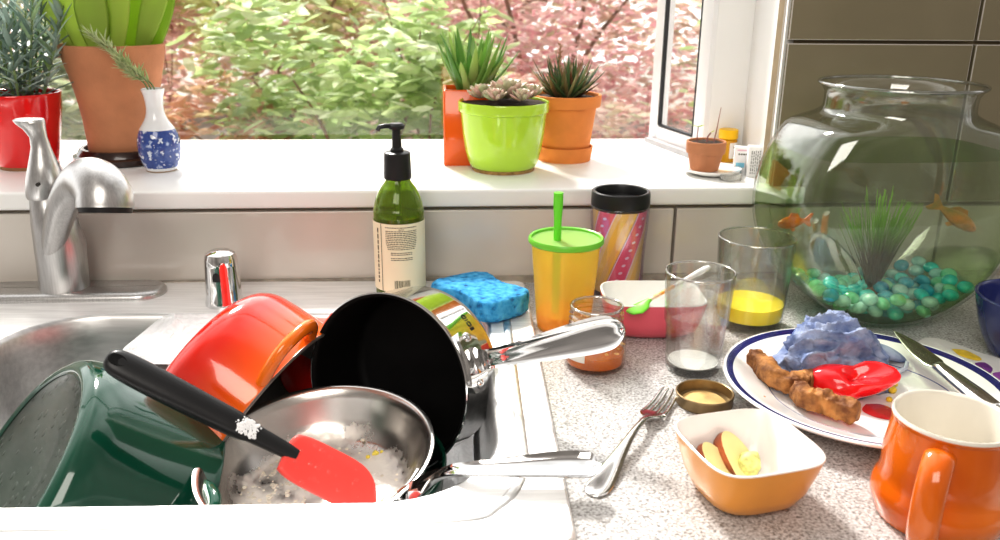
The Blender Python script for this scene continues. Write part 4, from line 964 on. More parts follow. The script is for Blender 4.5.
# small pot with seedlings on a white saucer
a = Ax(711, 174, SZ)
dh = MB().lathe([(0, 0), (a.r(17), 0), (a.r(18), .001), (a.r(28.5), .0055), (a.r(30), .0085), (a.r(30), .0095), (a.r(28.5), .0092), (a.r(18), .0042), (0, .0038)], 64).obj('small_dish', WHITE, None, loc=a.p, sharp=60); tag(dh, 'small white dish under the tiny terracotta seedling pot', 'dish')
b0 = at(704, 169.5, SZ+.004)
a2 = Ax(704, 169.5, SZ+.0043)
o, zs_, rs_ = potted('potted_seedlings', 'tiny terracotta pot with three thin seedlings at window corner', a2, [(13.5, 169.5), (14.3, 168), (17.6, 153.5), (17.8, 153), (19.4, 152.5), (19.8, 151), (20.2, 142.5), (20.2, 141.5)], .003, .004, TERRA, 143, smooth=1)
lv = MB(); st = MB()
st.tube([(-.013, 0, zs_), (-.0135, 0, zs_+.012), (-.013, 0, zs_+.022)], .0007, 6); st.tube([(.0005, 0, zs_), (.001, 0, zs_+.008), (.005, 0, zs_+.014)], .0011, 6); st.tube([(.010, 0, zs_), (.013, 0, zs_+.02), (.016, .0, zs_+.048)], [.0008, .0007, .0004], 6)
for d in ((-1, 0, .25), (1, .3, .2), (.2, -1, .3)): blade(lv, (-.013, 0, zs_+.022), d, .010, .0028, .0004, n=5, seg=6)
blade(lv, (.005, 0, zs_+.014), (1, 0, .6), .006, .0012, .0004, n=4, seg=6)
st.obj('stem', mat('purple_stem', (.32, .14, .14), .6), o); lv.obj('leaves', SN, o, sharp=180)
# pill bottle, small tube, printed box and clear tub in the corner
a = Ax(726, 161, SZ)
pb = thing('pill_bottle', 'amber bottle with yellow cap and white label behind seedling pot', 'medicine bottle', a.p)
AMB = mat('amber_plastic', (1, .55, .03), .15, trans=.4, var=.02)
zc0, zc1 = a.z(138), a.z(129)
MB().lathe([(0, 0), (a.r(9), 0), (a.r(9.5), .001), (a.r(9.5), zc0-.002), (a.r(7.5), zc0), (0, zc0)], 40).obj('bottle', AMB, pb)
m = MB().lathe([(0, zc0), (a.r(9.6), zc0), (a.r(9.8), zc0+.001), (a.r(9.6), zc1-.001), (a.r(9), zc1), (0, zc1)], 40); m.obj('cap', mat('yellow_cap', (.95, .58, .01), .35), pb)
lb = MB(); R_ = a.r(9.5)+.0004; wrap_patch(lb, -.1, 2.2, .006, zc0-.005, R_, 16); lb_ = lb.obj('label', mat('white_label', (.85, .82, .78), .5), pb)
tx = MB(); wrap_patch(tx, .35, .7, zc0-.013, zc0-.0105, R_+.0003, 3); wrap_patch(tx, .75, 1.0, zc0-.013, zc0-.0105, R_+.0003, 3)
for k in range(5): wrap_patch(tx, .35, .9, .009+k*.002, .0098+k*.002, R_+.0003, 3)
tx.obj('printed_text', INK, lb_)
a = Ax(740.5, 172, SZ)
bx = thing('medicine_carton', 'small white carton with blue corner next to yellow-capped bottle', 'medicine box', a.p, rz=-.25)
hb = a.z(146.5); wb = a.r(8)
MB().box((0, 0, hb/2), (wb*2, .014, hb)).obj('box', mat('white_card', (.88, .88, .88), .4, var=.01), bx, bevel=.0006)
def patch(x0, x1, z0, z1, y=-.0073): return MB().add([(x0, y, z0), (x1, y, z0), (x1, y, z1), (x0, y, z1)], [(0, 1, 2, 3)])
tx = MB()
for k in range(4): tx.add([(-wb*.55+k*wb*.3, -.00725, hb*.70), (-wb*.55+k*wb*.3+wb*.22, -.00725, hb*.70), (-wb*.55+k*wb*.3+wb*.22, -.00725, hb*.76), (-wb*.55+k*wb*.3, -.00725, hb*.76)], [(0, 1, 2, 3)])
tx.obj('printed_text', INK, bx)
patch(-wb*.75, wb*.3, hb*.22, hb*.40).obj('blue_print', mat('light_blue_print', (.25, .62, .80), .5), bx); patch(-wb*.8, wb*.0, .001, hb*.09).obj('teal_print', mat('teal_print', (.06, .42, .52), .5), bx); patch(-wb*.7, wb*.5, hb*.86, hb*.91).obj('pink_print', mat('pink_print', (.8, .5, .6), .5), bx)
a = Ax(756, 176, SZ)
bx = thing('printed_box', 'white box with fine grey print half hidden by fishbowl', 'box', a.p, rz=-.2)
hb = a.z(146); wb = .014
MB().box((0, 0, hb/2), (wb*2, .016, hb)).obj('box', mat('white_card', (.86, .86, .85), .4, var=.01), bx, bevel=.0006)
tx = MB(); random.seed(8)
for col in range(7):
    z = .004
    while z < hb-.005:
        q = rnd(.002, .005); x = -wb*.72+col*.0026; tx.add([(x, -.0083, z), (x+.0013, -.0083, z), (x+.0013, -.0083, z+q), (x, -.0083, z+q)], [(0, 1, 2, 3)]); z += q+.0012
tx.obj('printed_text', mat('grey_ink', (.30, .30, .30), .6), bx)
a = Ax(731, 180.5, SZ)
ct = MB().lathe(shell([(a.r(10), 0), (a.r(11), .001), (a.r(11.5), .008)], .0012, .0015), 40, sy=.6).obj('clear_tub', mat('frosted_clear_plastic', (.95, .95, .93), .15, trans=.85, ior=1.2, var=0), None, loc=a.p); tag(ct, 'little clear plastic tub at the sill edge before white carton', 'tub')
# ------------------------------------------------------------------ fishbowl
a = Ax(866, 311)
FB = Vector((a.p.x, a.p.y, 0)); FR = .04
fbm = Matrix.Translation(FB) @ Matrix.Rotation(FR, 4, 'Z')
fb = thing('fishbowl', 'large round glass drum fishbowl of greenish water on worktop', 'fishbowl', mtx=fbm)
TOPZ = a.z(84); BR, BW, NE = .136, .083, 5.0
ZC = TOPZ-.026-.105
def drum(z, R, W, n=72):
    dz = z-ZC; xm = math.sqrt(max(R*R-dz*dz, 1e-6)); o = []
    for j in range(n):
        t = 2*PI*j/n; x = xm*math.cos(t); q = min(1, (x*x+dz*dz)/(R*R)); y = W*(1-q**(NE/2))**(1/NE)*math.copysign(1, math.sin(t)) if abs(math.sin(t)) > 1e-6 else 0
        o.append(Vector((x, y, z)))
    return o
def circ(r, z, n=72): return [Vector((r*math.cos(2*PI*j/n), r*math.sin(2*PI*j/n), z)) for j in range(n)]
def blend(A, B, t): return [p.lerp(q, t) for p, q in zip(A, B)]
ZB = max(0.0, ZC-BR*.985)
def body(ins, zlo, ztop, nz=40):
    R, W = BR-ins, BW-ins; rings = []
    z0 = max(zlo, ZC-R*.985); z1 = min(ztop, ZC+.106)
    for i in range(nz+1):
        t = i/nz; z = z0+(z1-z0)*(.5-.5*math.cos(PI*t))
        r = drum(z, R, W); k = max(0, min(1, (z-(ZC+.085))/.021)); k = k*k*(3-2*k)
        rings.append(blend(r, circ(.078-ins, z), k))
    return rings
og = body(0, 0.0, 9); ig = body(.0032, .0045, 9)
bot = [[p*.55 for p in og[0]], og[0]]
bot[0] = [Vector((p.x, p.y, 0)) for p in bot[0]]; 
og[0] = [Vector((p.x*1.0, p.y, max(0, og[0][0].z))) for p in og[0]]
neck = [circ(.0775, TOPZ-.018), circ(.078, TOPZ-.010), circ(.0815, TOPZ-.004), circ(.0855, TOPZ-.0015), circ(.0862, TOPZ), circ(.0845, TOPZ+.0010), circ(.0795, TOPZ-.0015), circ(.075, TOPZ-.008), circ(.0745, TOPZ-.018)]
FGLASS = vessel_glass('fishbowl_glass', (.985, 1.0, .985), 1.2, .05, 1.9, edge=(.62, .74, .66), e0=.72, refl=.10)
MB().loft(og+neck+list(reversed(ig)), True, True).obj('bowl_glass', FGLASS, fb, sharp=75); glass_rim(fb, .0845, TOPZ+.0002, .0020)
zw = a.z(157.5)+.010
wr2 = body(.0027, .0040, zw)
WATER = vessel_glass('greenish_water', (.965, .99, .93), 1.05, .04, 1.3, edge=(.42, .66, .06), e0=.15, refl=.02)
MB().loft(wr2, True, True).obj('water', WATER, fb, sharp=50)
# glass pebbles
def gem_mat(name, c): return mat(name, c, .06, trans=.34, ior=1.35, coat=1, var=.25, vscale=90)
GM = [gem_mat('teal_glass', (.06, .82, .82)), gem_mat('green_glass', (.30, .92, .55)), gem_mat('aqua_glass', (.55, .95, .95)), gem_mat('blue_glass', (.03, .50, .72))]
gmesh = []
for i in range(4):
    bm = bmesh.new(); bmesh.ops.create_icosphere(bm, subdivisions=3, radius=.0092); bm.verts.index_update()
    m = MB().add([(v.co.x*1.0, v.co.y*.95, v.co.z*.72) for v in bm.verts], [tuple(v.index for v in f.verts) for f in bm.faces]); bm.free()
    gmesh.append(m.mesh('glass_pebble', GM[i], sharp=180))
GLAB = ['teal glass pebble among those heaped on the fishbowl floor', 'green glass pebble among those heaped on the fishbowl floor', 'pale aqua glass pebble among those heaped on the fishbowl floor', 'deep blue glass pebble among those heaped on the fishbowl floor']
random.seed(17); placed = []; tries = 0
def floorz(x, y):
    lo, hi = max(.004, ZC-BR*.985), ZC
    for _ in range(24):
        z = (lo+hi)/2; q = (x*x+(z-ZC)**2)/(BR-.004)**2
        w_ = (BW-.004)*(1-min(1, q)**(NE/2))**(1/NE)
        if q < 1 and abs(y) < w_: hi = z
        else: lo = z
    return hi
while len(placed) < 135 and tries < 60000:
    tries += 1
    x = rnd(-.094, .094); y = rnd(-.078, .062)
    zf = floorz(x, y)
    hmax = .034 if y < 0 else .026
    if zf > .062: continue
    z = max(zf+.0075, rnd(zf+.0075, hmax+.3*zf))
    if floorz(x+math.copysign(.009, x), y) > z+.002 or floorz(x, y+math.copysign(.009, y)) > z+.002: continue
    if any((p[0]-x)**2+(p[1]-y)**2+((p[2]-z)*1.25)**2 < .0158**2 for p in placed): continue
    placed.append((x, y, z))
for k, p in enumerate(placed):
    q = random.choices(range(4), (5, 3, 4, 2))[0]
    g = bpy.data.objects.new('glass_pebble', gmesh[q]); C.objects.link(g); g.matrix_world = fbm @ Matrix.Translation(p) @ Matrix.Rotation(rnd(0, 6), 4, 'Z') @ Matrix.Rotation(rnd(-.7, .7), 4, 'X')
    tag(g, GLAB[q], 'glass pebble', 'glass pebbles in the fishbowl')
# grass plant
gp = thing('aquarium_plant', 'spiky green aquarium grass rooted in pebbles inside the fishbowl', 'aquarium plant', mtx=fbm @ Matrix.Translation((-.002, -.005, .030)))
def grasscol(nt, tc, b):
    s = nd(nt, 'ShaderNodeSeparateXYZ'); nt.links.new(tc.outputs['Object'], s.inputs[0]); m_ = nd(nt, 'ShaderNodeMath', operation='MULTIPLY'); m_.inputs[1].default_value = 7; nt.links.new(s.outputs['Z'], m_.inputs[0])
    r = ramp(nt, [(.05, (.06, .025, .02)), (.30, (.09, .06, .02)), (.5, (.16, .36, .03)), (1, (.34, .66, .06))]); nt.links.new(m_.outputs[0], r.inputs['Fac']); nt.links.new(r.outputs['Color'], b.inputs['Base Color'])
lv = MB(); random.seed(41)
for k in range(120):
    sp_ = rnd(-1, 1); dy = rnd(-.5, .5); L = rnd(.085, .125)*(1-.12*abs(sp_))
    blade(lv, (rnd(-.006, .006), rnd(-.006, .006), 0), (sp_*.50, dy*.4, 1), L, .0011, .0006, bend=rnd(-.1, .15), n=7, seg=5, prof=lambda t: 1-.6*t)
lv.obj('leaves', ramp_mat('grass_blades', grasscol, .5), gp, sharp=180)
MB().lathe([(0, -.012), (.010, -.010), (.011, -.002), (.007, .004), (0, .006)], 24).obj('root_base', mat('reddish_root', (.25, .07, .05), .7, var=.3, vscale=200), gp)
def fish(name, label, mt, p, d, L):
    d = Vector(d).normalized(); o = thing(name, label, 'fish', mtx=fbm @ basis(d, Vector((0, 0, 1))-d*d.z, p))
    rings = []
    for x, h, w_, z in cr([(.5, .02, .015, 0), (.46, .06, .05, 0), (.36, .11, .085, .004), (.2, .145, .10, .006), (0, .14, .09, .004), (-.2, .085, .055, 0), (-.32, .05, .025, 0), (-.36, .045, .015, 0)], 3):
        rings.append([Vector((x*L, w_*L*math.cos(2*PI*j/18), (z+h*math.sin(2*PI*j/18))*L)) for j in range(18)])
    bd = MB().loft(rings).obj('body', mt, o, sharp=80)
    def fin(pts, nm): 
        m = MB(); m.add([(x*L, -.008*L, z*L) for x, z in pts]+[(x*L, .008*L, z*L) for x, z in pts], [tuple(range(len(pts))), tuple(reversed(range(len(pts), 2*len(pts))))]+[(i, (i+1) % len(pts), len(pts)+(i+1) % len(pts), len(pts)+i) for i in range(len(pts))]); m.obj(nm, mt, o)
    fin([(-.33, .04), (-.55, .17), (-.62, .15), (-.52, .0), (-.6, -.15), (-.52, -.16), (-.33, -.04)], 'tail_fin')
    fin([(.2, .13), (.12, .23), (-.08, .20), (-.2, .08), (.0, .13)], 'dorsal_fin'); fin([(.1, -.12), (.0, -.22), (-.08, -.19), (-.02, -.12)], 'belly_fin')
    e = MB()
    for s in (-1, 1): e.lathe([(0, -.012*L), (.022*L, 0), (0, .012*L)], 12, off=(.40*L, s*.066*L, .03*L))
    e.obj('eye', BLACK, o); return o
fish('goldfish', 'bright orange goldfish near the left glass of the fishbowl', mat('orange_scales', (.95, .20, .01), .3, coat=.4, var=.15, vscale=150), (-.098, .012, .108), (-.85, -.35, .02), .050)
fish('goldfish', 'olive and orange goldfish swimming at the right inside the fishbowl', mat('olive_orange_scales', (.24, .20, .03), .3, coat=.4, var=0, col2=(.62, .25, .03), vscale=60), (.070, -.030, .122), (.80, -.15, -.50), .058)

# ------------------------------------------------------------------ pots and pans in the sink
def grooved_handle(path, mt, parent, n=26, name='handle'):
    rings = []                                      # channel shaped handle: (x, z, half width, thickness, groove, y)
    for x, z, w_, t_, g, y in cr(path, 5):
        ring = []
        for j in range(13):
            an = PI*j/12; ring.append(Vector((x, y+w_*math.cos(an), z-t_*math.sin(an))))
        for j in range(1, 12):
            q = -1+2*j/12; e_ = min(1, (1-abs(q))*4.0); ring.append(Vector((x, y+w_*q, z+.0008*(1-abs(q))-g*e_*(1-q*q*.55))))
        rings.append(ring)
    return MB().loft(rings).obj(name, mt, parent, sharp=50)
def rivet(parent, p, nrm, r=.0042): return MB().lathe([(r, -.001), (r*.95, r*.25), (r*.6, r*.55), (0, r*.65)], 16).obj('rivet', CHROME, parent, mtx=basis((0, 0, 1) if abs(nrm[2]) < .9 else (1, 0, 0), nrm, p))
def patch_on_wall(R, z0, z1, t0, t1, th, mt, parent, n=14):       # bracket plate hugging a cylinder wall about +x
    m = MB(); A = []; 
    for z, k in ((z0, .75), (z0+(z1-z0)*.2, 1), (z1-(z1-z0)*.2, 1), (z1, .75)):
        A.append([Vector(((R+th)*math.cos(t0*k+(t1-t0)*k*i/n), (R+th)*math.sin(t0*k+(t1-t0)*k*i/n), z)) for i in range(n+1)])
    B = [[Vector((p.x*(R-.001)/(R+th), p.y*(R-.001)/(R+th), p.z)) for p in r] for r in A]
    m.loft(A, False, False, closed=False); m.loft(B, False, False, closed=False)
    m.loft([A[0], B[0]], False, False, closed=False); m.loft([A[-1], B[-1]], False, False, closed=False)
    m.loft([[r[0] for r in A], [r[0] for r in B]], False, False, closed=False); m.loft([[r[-1] for r in A], [r[-1] for r in B]], False, False, closed=False)
    return m.obj('handle_bracket', mt, parent, merge=.00005)

# skillet
SKC = at(316, 453, -.024); SKN = Vector((-.085, -.115, 1)).normalized(); SKD = at(600, 468, .026)-SKC
KS = 1.108
skm = basis(SKD, SKN, SKC) @ Matrix.Scale(KS, 4)
sk = thing('frying_pan', 'small steel frying pan with food residue resting on green pot', 'frying pan', mtx=skm)
RS = .0915
prof_o = [(.058, -.041), (.064, -.0405), (.069, -.037), (.078, -.022), (.086, -.006), (.0895, -.0005), (.0925, .0008), (.0935, .0016)]
def pancol(nt, tc, b):
    n1 = nd(nt, 'ShaderNodeTexNoise', i_Scale=26.0, i_Detail=6.0, i_Roughness=.65); n2 = nd(nt, 'ShaderNodeTexNoise', i_Scale=150.0, i_Detail=3.0)
    for q in (n1, n2): nt.links.new(tc.outputs['Object'], q.inputs['Vector'])
    s = nd(nt, 'ShaderNodeSeparateXYZ'); nt.links.new(tc.outputs['Object'], s.inputs[0])
    mz = nd(nt, 'ShaderNodeMapRange'); mz.inputs['From Min'].default_value = -.040; mz.inputs['From Max'].default_value = -.018; mz.inputs['To Min'].default_value = .10; mz.inputs['To Max'].default_value = -.22; nt.links.new(s.outputs['Z'], mz.inputs['Value'])
    ad = nd(nt, 'ShaderNodeMath', operation='ADD'); nt.links.new(n1.outputs['Fac'], ad.inputs[0]); nt.links.new(mz.outputs[0], ad.inputs[1])
    r = ramp(nt, [(.44, (0, 0, 0)), (.62, (1, 1, 1))]); nt.links.new(ad.outputs[0], r.inputs['Fac'])
    mx = nd(nt, 'ShaderNodeMix', data_type='RGBA'); nt.links.new(r.outputs['Color'], mx.inputs['Factor']); mx.inputs[6].default_value = (.66, .63, .60, 1); mx.inputs[7].default_value = (.80, .77, .71, 1); nt.links.new(mx.outputs[2], b.inputs['Base Color'])
    iv = nd(nt, 'ShaderNodeMapRange'); iv.inputs['To Min'].default_value = 1; iv.inputs['To Max'].default_value = .15; nt.links.new(r.outputs['Color'], iv.inputs['Value']); nt.links.new(iv.outputs[0], b.inputs['Metallic'])
    rr = nd(nt, 'ShaderNodeMapRange'); rr.inputs['To Min'].default_value = .24; rr.inputs['To Max'].default_value = .6; nt.links.new(r.outputs['Color'], rr.inputs['Value']); nt.links.new(rr.outputs[0], b.inputs['Roughness'])
    bp = nd(nt, 'ShaderNodeBump', i_Strength=.2, i_Distance=.001); nt.links.new(r.outputs['Color'], bp.inputs['Height']); nt.links.new(bp.outputs['Normal'], b.inputs['Normal'])
PANIN = ramp_mat('stained_pan_steel', pancol, .25, metal=1)
po = cr(prof_o, 4)
MB().lathe([(0, -.041)]+po+[(.0932, .0026)], 96).obj('pan_outside', CHROME, sk, sharp=60)
MB().lathe([(.0932, .0026), (.0915, .0028), (.0895, .0020), (.0870, -.0005), (.0845, -.006), (.0765, -.022), (.0675, -.0355), (.062, -.0385), (.05, -.0388), (0, -.0388)], 96).obj('pan_inside', PANIN, sk, sharp=60)
patch_on_wall(.083, -.026, -.006, -.22, .22, .0045, CHROME, sk)
for s in (-1, 1): rivet(sk, Vector((.0865*math.cos(.15*s), .0865*math.sin(.15*s), -.016)), (math.cos(.15*s), math.sin(.15*s), -.35))
wpts = [(398, 500, -.030, .0095, .003, 0), (414, 490, -.020, .0105, .004, 0), (432, 477, -.004, .0090, .005, .0006), (447, 470.5, .010, .0070, .0052, .0015), (470, 468, .0185, .0068, .0055, .0028), (510, 466, .0230, .0092, .0078, .0042), (555, 463.5, .0255, .0120, .0088, .0056), (583, 463.5, .0255, .0128, .0088, .0058), (595, 464.5, .025, .0100, .0075, .004), (600.5, 465.5, .0235, .003, .003, 0)]
_im = skm.inverted(); hw_ = [tuple(_im @ at(u, v, z))+(w_/KS, t_/KS, g/KS) for u, v, z, w_, t_, g in wpts]
hw_ = cr(hw_, 5); rings = []; upv = (_im.to_3x3() @ Vector((-.12, -.30, 1))).normalized()
for i, q in enumerate(hw_):
    p = Vector(q[:3]); tg = (Vector(hw_[min(i+1, len(hw_)-1)][:3])-Vector(hw_[max(i-1, 0)][:3])).normalized(); y = upv.cross(tg).normalized(); z = tg.cross(y).normalized(); w_, t_, g = q[3:]
    ring = [p+y*w_*math.cos(PI*j/12)-z*t_*math.sin(PI*j/12) for j in range(13)]
    for j in range(1, 12):
        c_ = -1+2*j/12; e_ = min(1, (1-abs(c_))*4.0); ring.append(p+y*w_*c_+z*(.0008*(1-abs(c_))-g*e_*(1-c_*c_*.55)))
    rings.append(ring)
MB().loft(rings).obj('handle', CHROME, sk, sharp=50)
rs = MB(); random.seed(51)
def flake(m, x, y, r, h, z):
    n = 9; k0 = rnd(0, 9); ring = lambda s, zz: [Vector((x+s*r*(1+.5*noise.noise(Vector((math.cos(2*PI*j/n)*2+k0, math.sin(2*PI*j/n)*2, 0))))*math.cos(2*PI*j/n), y+s*r*(1+.5*noise.noise(Vector((math.cos(2*PI*j/n)*2, math.sin(2*PI*j/n)*2, k0))))*math.sin(2*PI*j/n), zz)) for j in range(n)]
    m.loft([ring(1, z-.0005), ring(.85, z+h*.7), ring(.4, z+h)], False, True)
for k in range(240):
    an = rnd(2.2, 4.6) if random.random() < .8 else rnd(0, 6.28); rr = .066*math.sqrt(rnd(.05, 1)); flake(rs, rr*math.cos(an), rr*math.sin(an), rnd(.0005, .0021), rnd(.0001, .0005), -.0385+max(0, rr-.062)*1.2)
o = rs.obj('dried_residue', mat('pale_dried_residue', (.78, .73, .62), .6, var=.15, vscale=120), None, mtx=skm); tag(o, 'pale dried food residue crusted inside the small frying pan', 'food residue', kind='stuff')
eg = MB()
for x, y, r, z in ((.078, -.008, .0042, -.019), (.075, -.014, .0032, -.022), (.080, -.003, .003, -.016), (.074, -.004, .0022, -.024), (.016, .056, .0028, -.0383), (.012, .050, .0018, -.0383), (.020, .060, .0016, -.0383), (.014, .035, .0016, -.0383), (-.055, .050, .0020, -.034)):
    for q in range(4): flake(eg, x+rnd(-.4, .4)*r, y+rnd(-.4, .4)*r, r*.7, r*rnd(.5, 1.1), z)
o = eg.obj('egg_scraps', mat('yellow_egg', (.82, .68, .12), .5, var=.2, vscale=200, sss=.1), None, mtx=skm); tag(o, 'yellow egg scraps stuck to the inside of small frying pan', 'egg scraps', kind='stuff')

# saucepan
SPC = at(386, 384, .0); SPN = Vector((-.50, -.85, .16)).normalized(); SPD = Vector((.90, -.42, .41))
spm = basis(SPD, SPN, SPC)
sp = thing('saucepan', 'steel saucepan with black inside tipped on its side in sink', 'saucepan', mtx=spm)
R_ = .0865
MB().lathe([(0, -.078), (R_*.88, -.078), (R_*.95, -.075), (R_*.985, -.068), (R_*.99, -.06), (R_*.99, -.01), (R_, -.003), (R_*1.02, -.0005), (R_*1.025, .0008), (R_*1.01, .0012)], 112).obj('pan_outside', CHROME, sp, sharp=50)
MB().lathe([(R_*1.01, .0012), (R_*.985, .0006), (R_*.965, -.003), (R_*.96, -.066), (R_*.93, -.073), (R_*.86, -.0755), (0, -.0755)], 112).obj('pan_inside', mat('black_nonstick', (.005, .0045, .0045), .55, var=.2, spec=.18), sp, sharp=50)
patch_on_wall(R_*.99, -.040, -.008, -.34, .34, .0035, CHROME, sp)
for s in (-1, 1):
    for z in ((-.024,)): rivet(sp, Vector(((R_*.99+.0035)*math.cos(.26*s), (R_*.99+.0035)*math.sin(.26*s), z)), (math.cos(.26*s), math.sin(.26*s), 0), .0050)
hn = [(R_*.985, -.022, .013, .004, 0, 0), (R_+.006, -.020, .0125, .005, .0, 0), (R_+.016, -.012, .010, .006, .001, 0), (R_+.03, -.006, .009, .006, .002, 0), (R_+.06, -.001, .010, .007, .003, 0), (R_+.10, .002, .0135, .0085, .0048, 0), (R_+.136, .003, .0155, .0085, .0055, 0), (R_+.152, .0025, .0125, .0075, .004, 0), (R_+.160, .001, .004, .003, 0, 0)]
grooved_handle(hn, CHROME, sp)
# letters reflected in the outside wall, modelled as black glyphs on it
cu = bpy.data.curves.new('mirror_text', 'FONT'); cu.body = 'EOID'; cu.size = .0085; cu.extrude = .0002; cu.align_x = 'CENTER'
to = bpy.data.objects.new('mirror_text', cu); C.objects.link(to); bpy.context.view_layer.update()
me = bpy.data.meshes.new_from_object(to.evaluated_get(bpy.context.evaluated_depsgraph_get())); bpy.data.objects.remove(to)
RW = R_*.99+.0003
for v_ in me.vertices:
    x, y, z = v_.co; th = .42+x/RW; v_.co = Vector(((RW+z)*math.cos(th), (RW+z)*math.sin(th), -.050+y))
me.materials.clear(); me.materials.append(BLACK); link('reflected_letters', me, sp)

# red enamel pot lying on its side
RPC = aty(272, 414, .79); KR = 1.07
def cv(a_, b_, c_): return (RT*a_+UP*b_+FW*c_).normalized()
RPN = cv(.79, -.58, -.08); rpm = basis(cv(0, .7, -.7), RPN, RPC) @ Matrix.Scale(KR, 4)
RDG = mat('red_orange_enamel', (.80, .03, .008), .12, coat=.8, var=0, col2=(.86, .05, .010), vscale=8)
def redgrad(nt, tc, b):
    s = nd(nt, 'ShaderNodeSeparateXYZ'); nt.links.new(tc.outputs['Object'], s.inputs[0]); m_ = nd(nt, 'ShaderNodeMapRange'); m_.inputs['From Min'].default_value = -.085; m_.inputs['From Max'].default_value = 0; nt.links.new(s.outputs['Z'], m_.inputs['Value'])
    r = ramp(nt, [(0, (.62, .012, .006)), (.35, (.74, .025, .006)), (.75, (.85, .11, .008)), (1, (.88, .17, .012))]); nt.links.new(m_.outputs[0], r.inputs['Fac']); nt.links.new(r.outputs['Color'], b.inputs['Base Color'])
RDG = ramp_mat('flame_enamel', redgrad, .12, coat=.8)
rp_ = thing('dutch_oven', 'flame red enamel pot lying tipped at the back of sink', 'pot', mtx=rpm)
R_ = .098; D_ = .086
outp = cr([(R_*.62, -D_), (R_*.74, -D_*.985), (R_*.86, -D_*.92), (R_*.94, -D_*.78), (R_*.97, -D_*.55), (R_*.985, -D_*.3), (R_, -.004), (R_*1.005, -.001)], 4)
MB().lathe([(0, -D_)]+outp, 96).obj('pot_outside', RDG, rp_, sharp=60)
MB().lathe([(R_*1.005, -.001), (R_, .0005), (R_*.97, .0006), (R_*.955, -.002), (R_*.94, -D_*.5), (R_*.88, -D_*.82), (R_*.7, -D_*.93), (0, -D_*.94)], 96).obj('pot_inside', mat('grey_enamel_inside', (.16, .145, .13), .35, var=.1), rp_, sharp=60)
def loop_handle(parent, mt, R, ang, z, span=.36, reach=.026, r=(.0075, .0052)):
    pts = []
    for i in range(25):
        t = i/24*2-1; k = (1-abs(t)**3.0); an = ang+t*span*(1-.1*k); rad = R-.002+reach*k; pts.append((rad*math.cos(an), rad*math.sin(an), z))
    return MB().tube(pts, [r]*25, 14, up=(0, 0, 1)).obj('handle', mt, parent, sharp=80)
OEN = mat('orange_enamel', (.88, .20, .012), .15, coat=.7, var=.04)
loop_handle(rp_, OEN, R_, -.15, -.006, span=.34, reach=.030, r=(.0075, .0055)); loop_handle(rp_, OEN, R_, -.15+PI, -.006, span=.34, reach=.030, r=(.0075, .0055))
# red lid standing against the back wall of the basin
lc = aty(322, 362, .893)
rl = thing('pot_lid', 'red enamel lid standing at the back of basin behind saucepan', 'pot lid', mtx=basis((1, 0, 0), Vector((-.05, -.80, .50)), lc) @ Matrix.Scale(.62, 4))
MB().lathe([(0, .016), (.03, .0155), (.06, .011), (.075, .004), (.080, 0), (.080, -.002), (.074, -.001), (.06, .006), (.03, .0105), (0, .011)], 64).obj('lid_plate', mat('red_enamel', (.72, .015, .01), .15, coat=.7, var=.05), rl, sharp=60)
MB().lathe([(0, .0155), (.008, .0155), (.007, .022), (.014, .027), (.015, .031), (.010, .035), (0, .036)], 32).obj('knob', BLACK, rl)

# green pot lying with its wet bottom up
GPC = aty(10, 474, .66); KG = 1.13
GPN = cv(-.64, .50, -.58); gpm = basis(cv(0, .6, -.7), GPN, GPC) @ Matrix.Scale(KG, 4)
gpo = thing('green_pot', 'dark green enamel pot turned bottom up at front left of sink', 'pot', mtx=gpm)
GE = mat('dark_green_enamel', (.004, .060, .034), .10, coat=.9, var=.12, vscale=8)
R_ = .104; D_ = .108
outg = cr([(R_*.80, -.0015), (R_*.84, 0), (R_*.88, -.001), (R_*.94, -.006), (R_*.985, -.018), (R_, -.034), (R_*1.02, -.07), (R_*1.06, -D_+.004), (R_*1.075, -D_)], 4)
MB().lathe(outg+[(R_*1.07, -D_-.001), (R_*1.03, -D_-.001), (R_*1.0, -D_+.002), (R_*.97, -.03), (R_*.85, -.008), (0, -.007)], 96).obj('pot_wall', GE, gpo, sharp=60)
def wetbase(nt, tc, b):
    v = nd(nt, 'ShaderNodeTexVoronoi', i_Scale=85.0); nt.links.new(tc.outputs['Object'], v.inputs['Vector'])
    r = ramp(nt, [(.0, (1, 1, 1)), (.22, (.6, .6, .6)), (.30, (0, 0, 0))]); nt.links.new(v.outputs['Distance'], r.inputs['Fac'])
    bp = nd(nt, 'ShaderNodeBump', i_Strength=.6, i_Distance=.002); nt.links.new(r.outputs['Color'], bp.inputs['Height']); nt.links.new(bp.outputs['Normal'], b.inputs['Normal'])
    n = nd(nt, 'ShaderNodeTexNoise', i_Scale=20.0); nt.links.new(tc.outputs['Object'], n.inputs['Vector']); r2 = ramp(nt, [(.3, (.035, .050, .040)), (.7, (.075, .09, .075))]); nt.links.new(n.outputs['Fac'], r2.inputs['Fac']); nt.links.new(r2.outputs['Color'], b.inputs['Base Color'])
MB().lathe([(R_*.815, -.0012), (R_*.80, -.0024), (R_*.4, -.0030), (0, -.0030)], 72).obj('wet_base', ramp_mat('wet_pot_base', wetbase, .30, coat=.5), gpo)
GH = mat('green_enamel_handle', (.006, .085, .05), .12, coat=.9, var=.1)
ga = 0
_i = gpm.inverted(); q_ = _i @ aty(182, 492, .52); ga = math.atan2(q_.y, q_.x)
loop_handle(gpo, GH, R_*1.06, ga, -D_+.010, span=.24, reach=.026, r=(.0065, .005)); loop_handle(gpo, GH, R_*1.06, ga+PI, -D_+.010, span=.24, reach=.026, r=(.0065, .005))
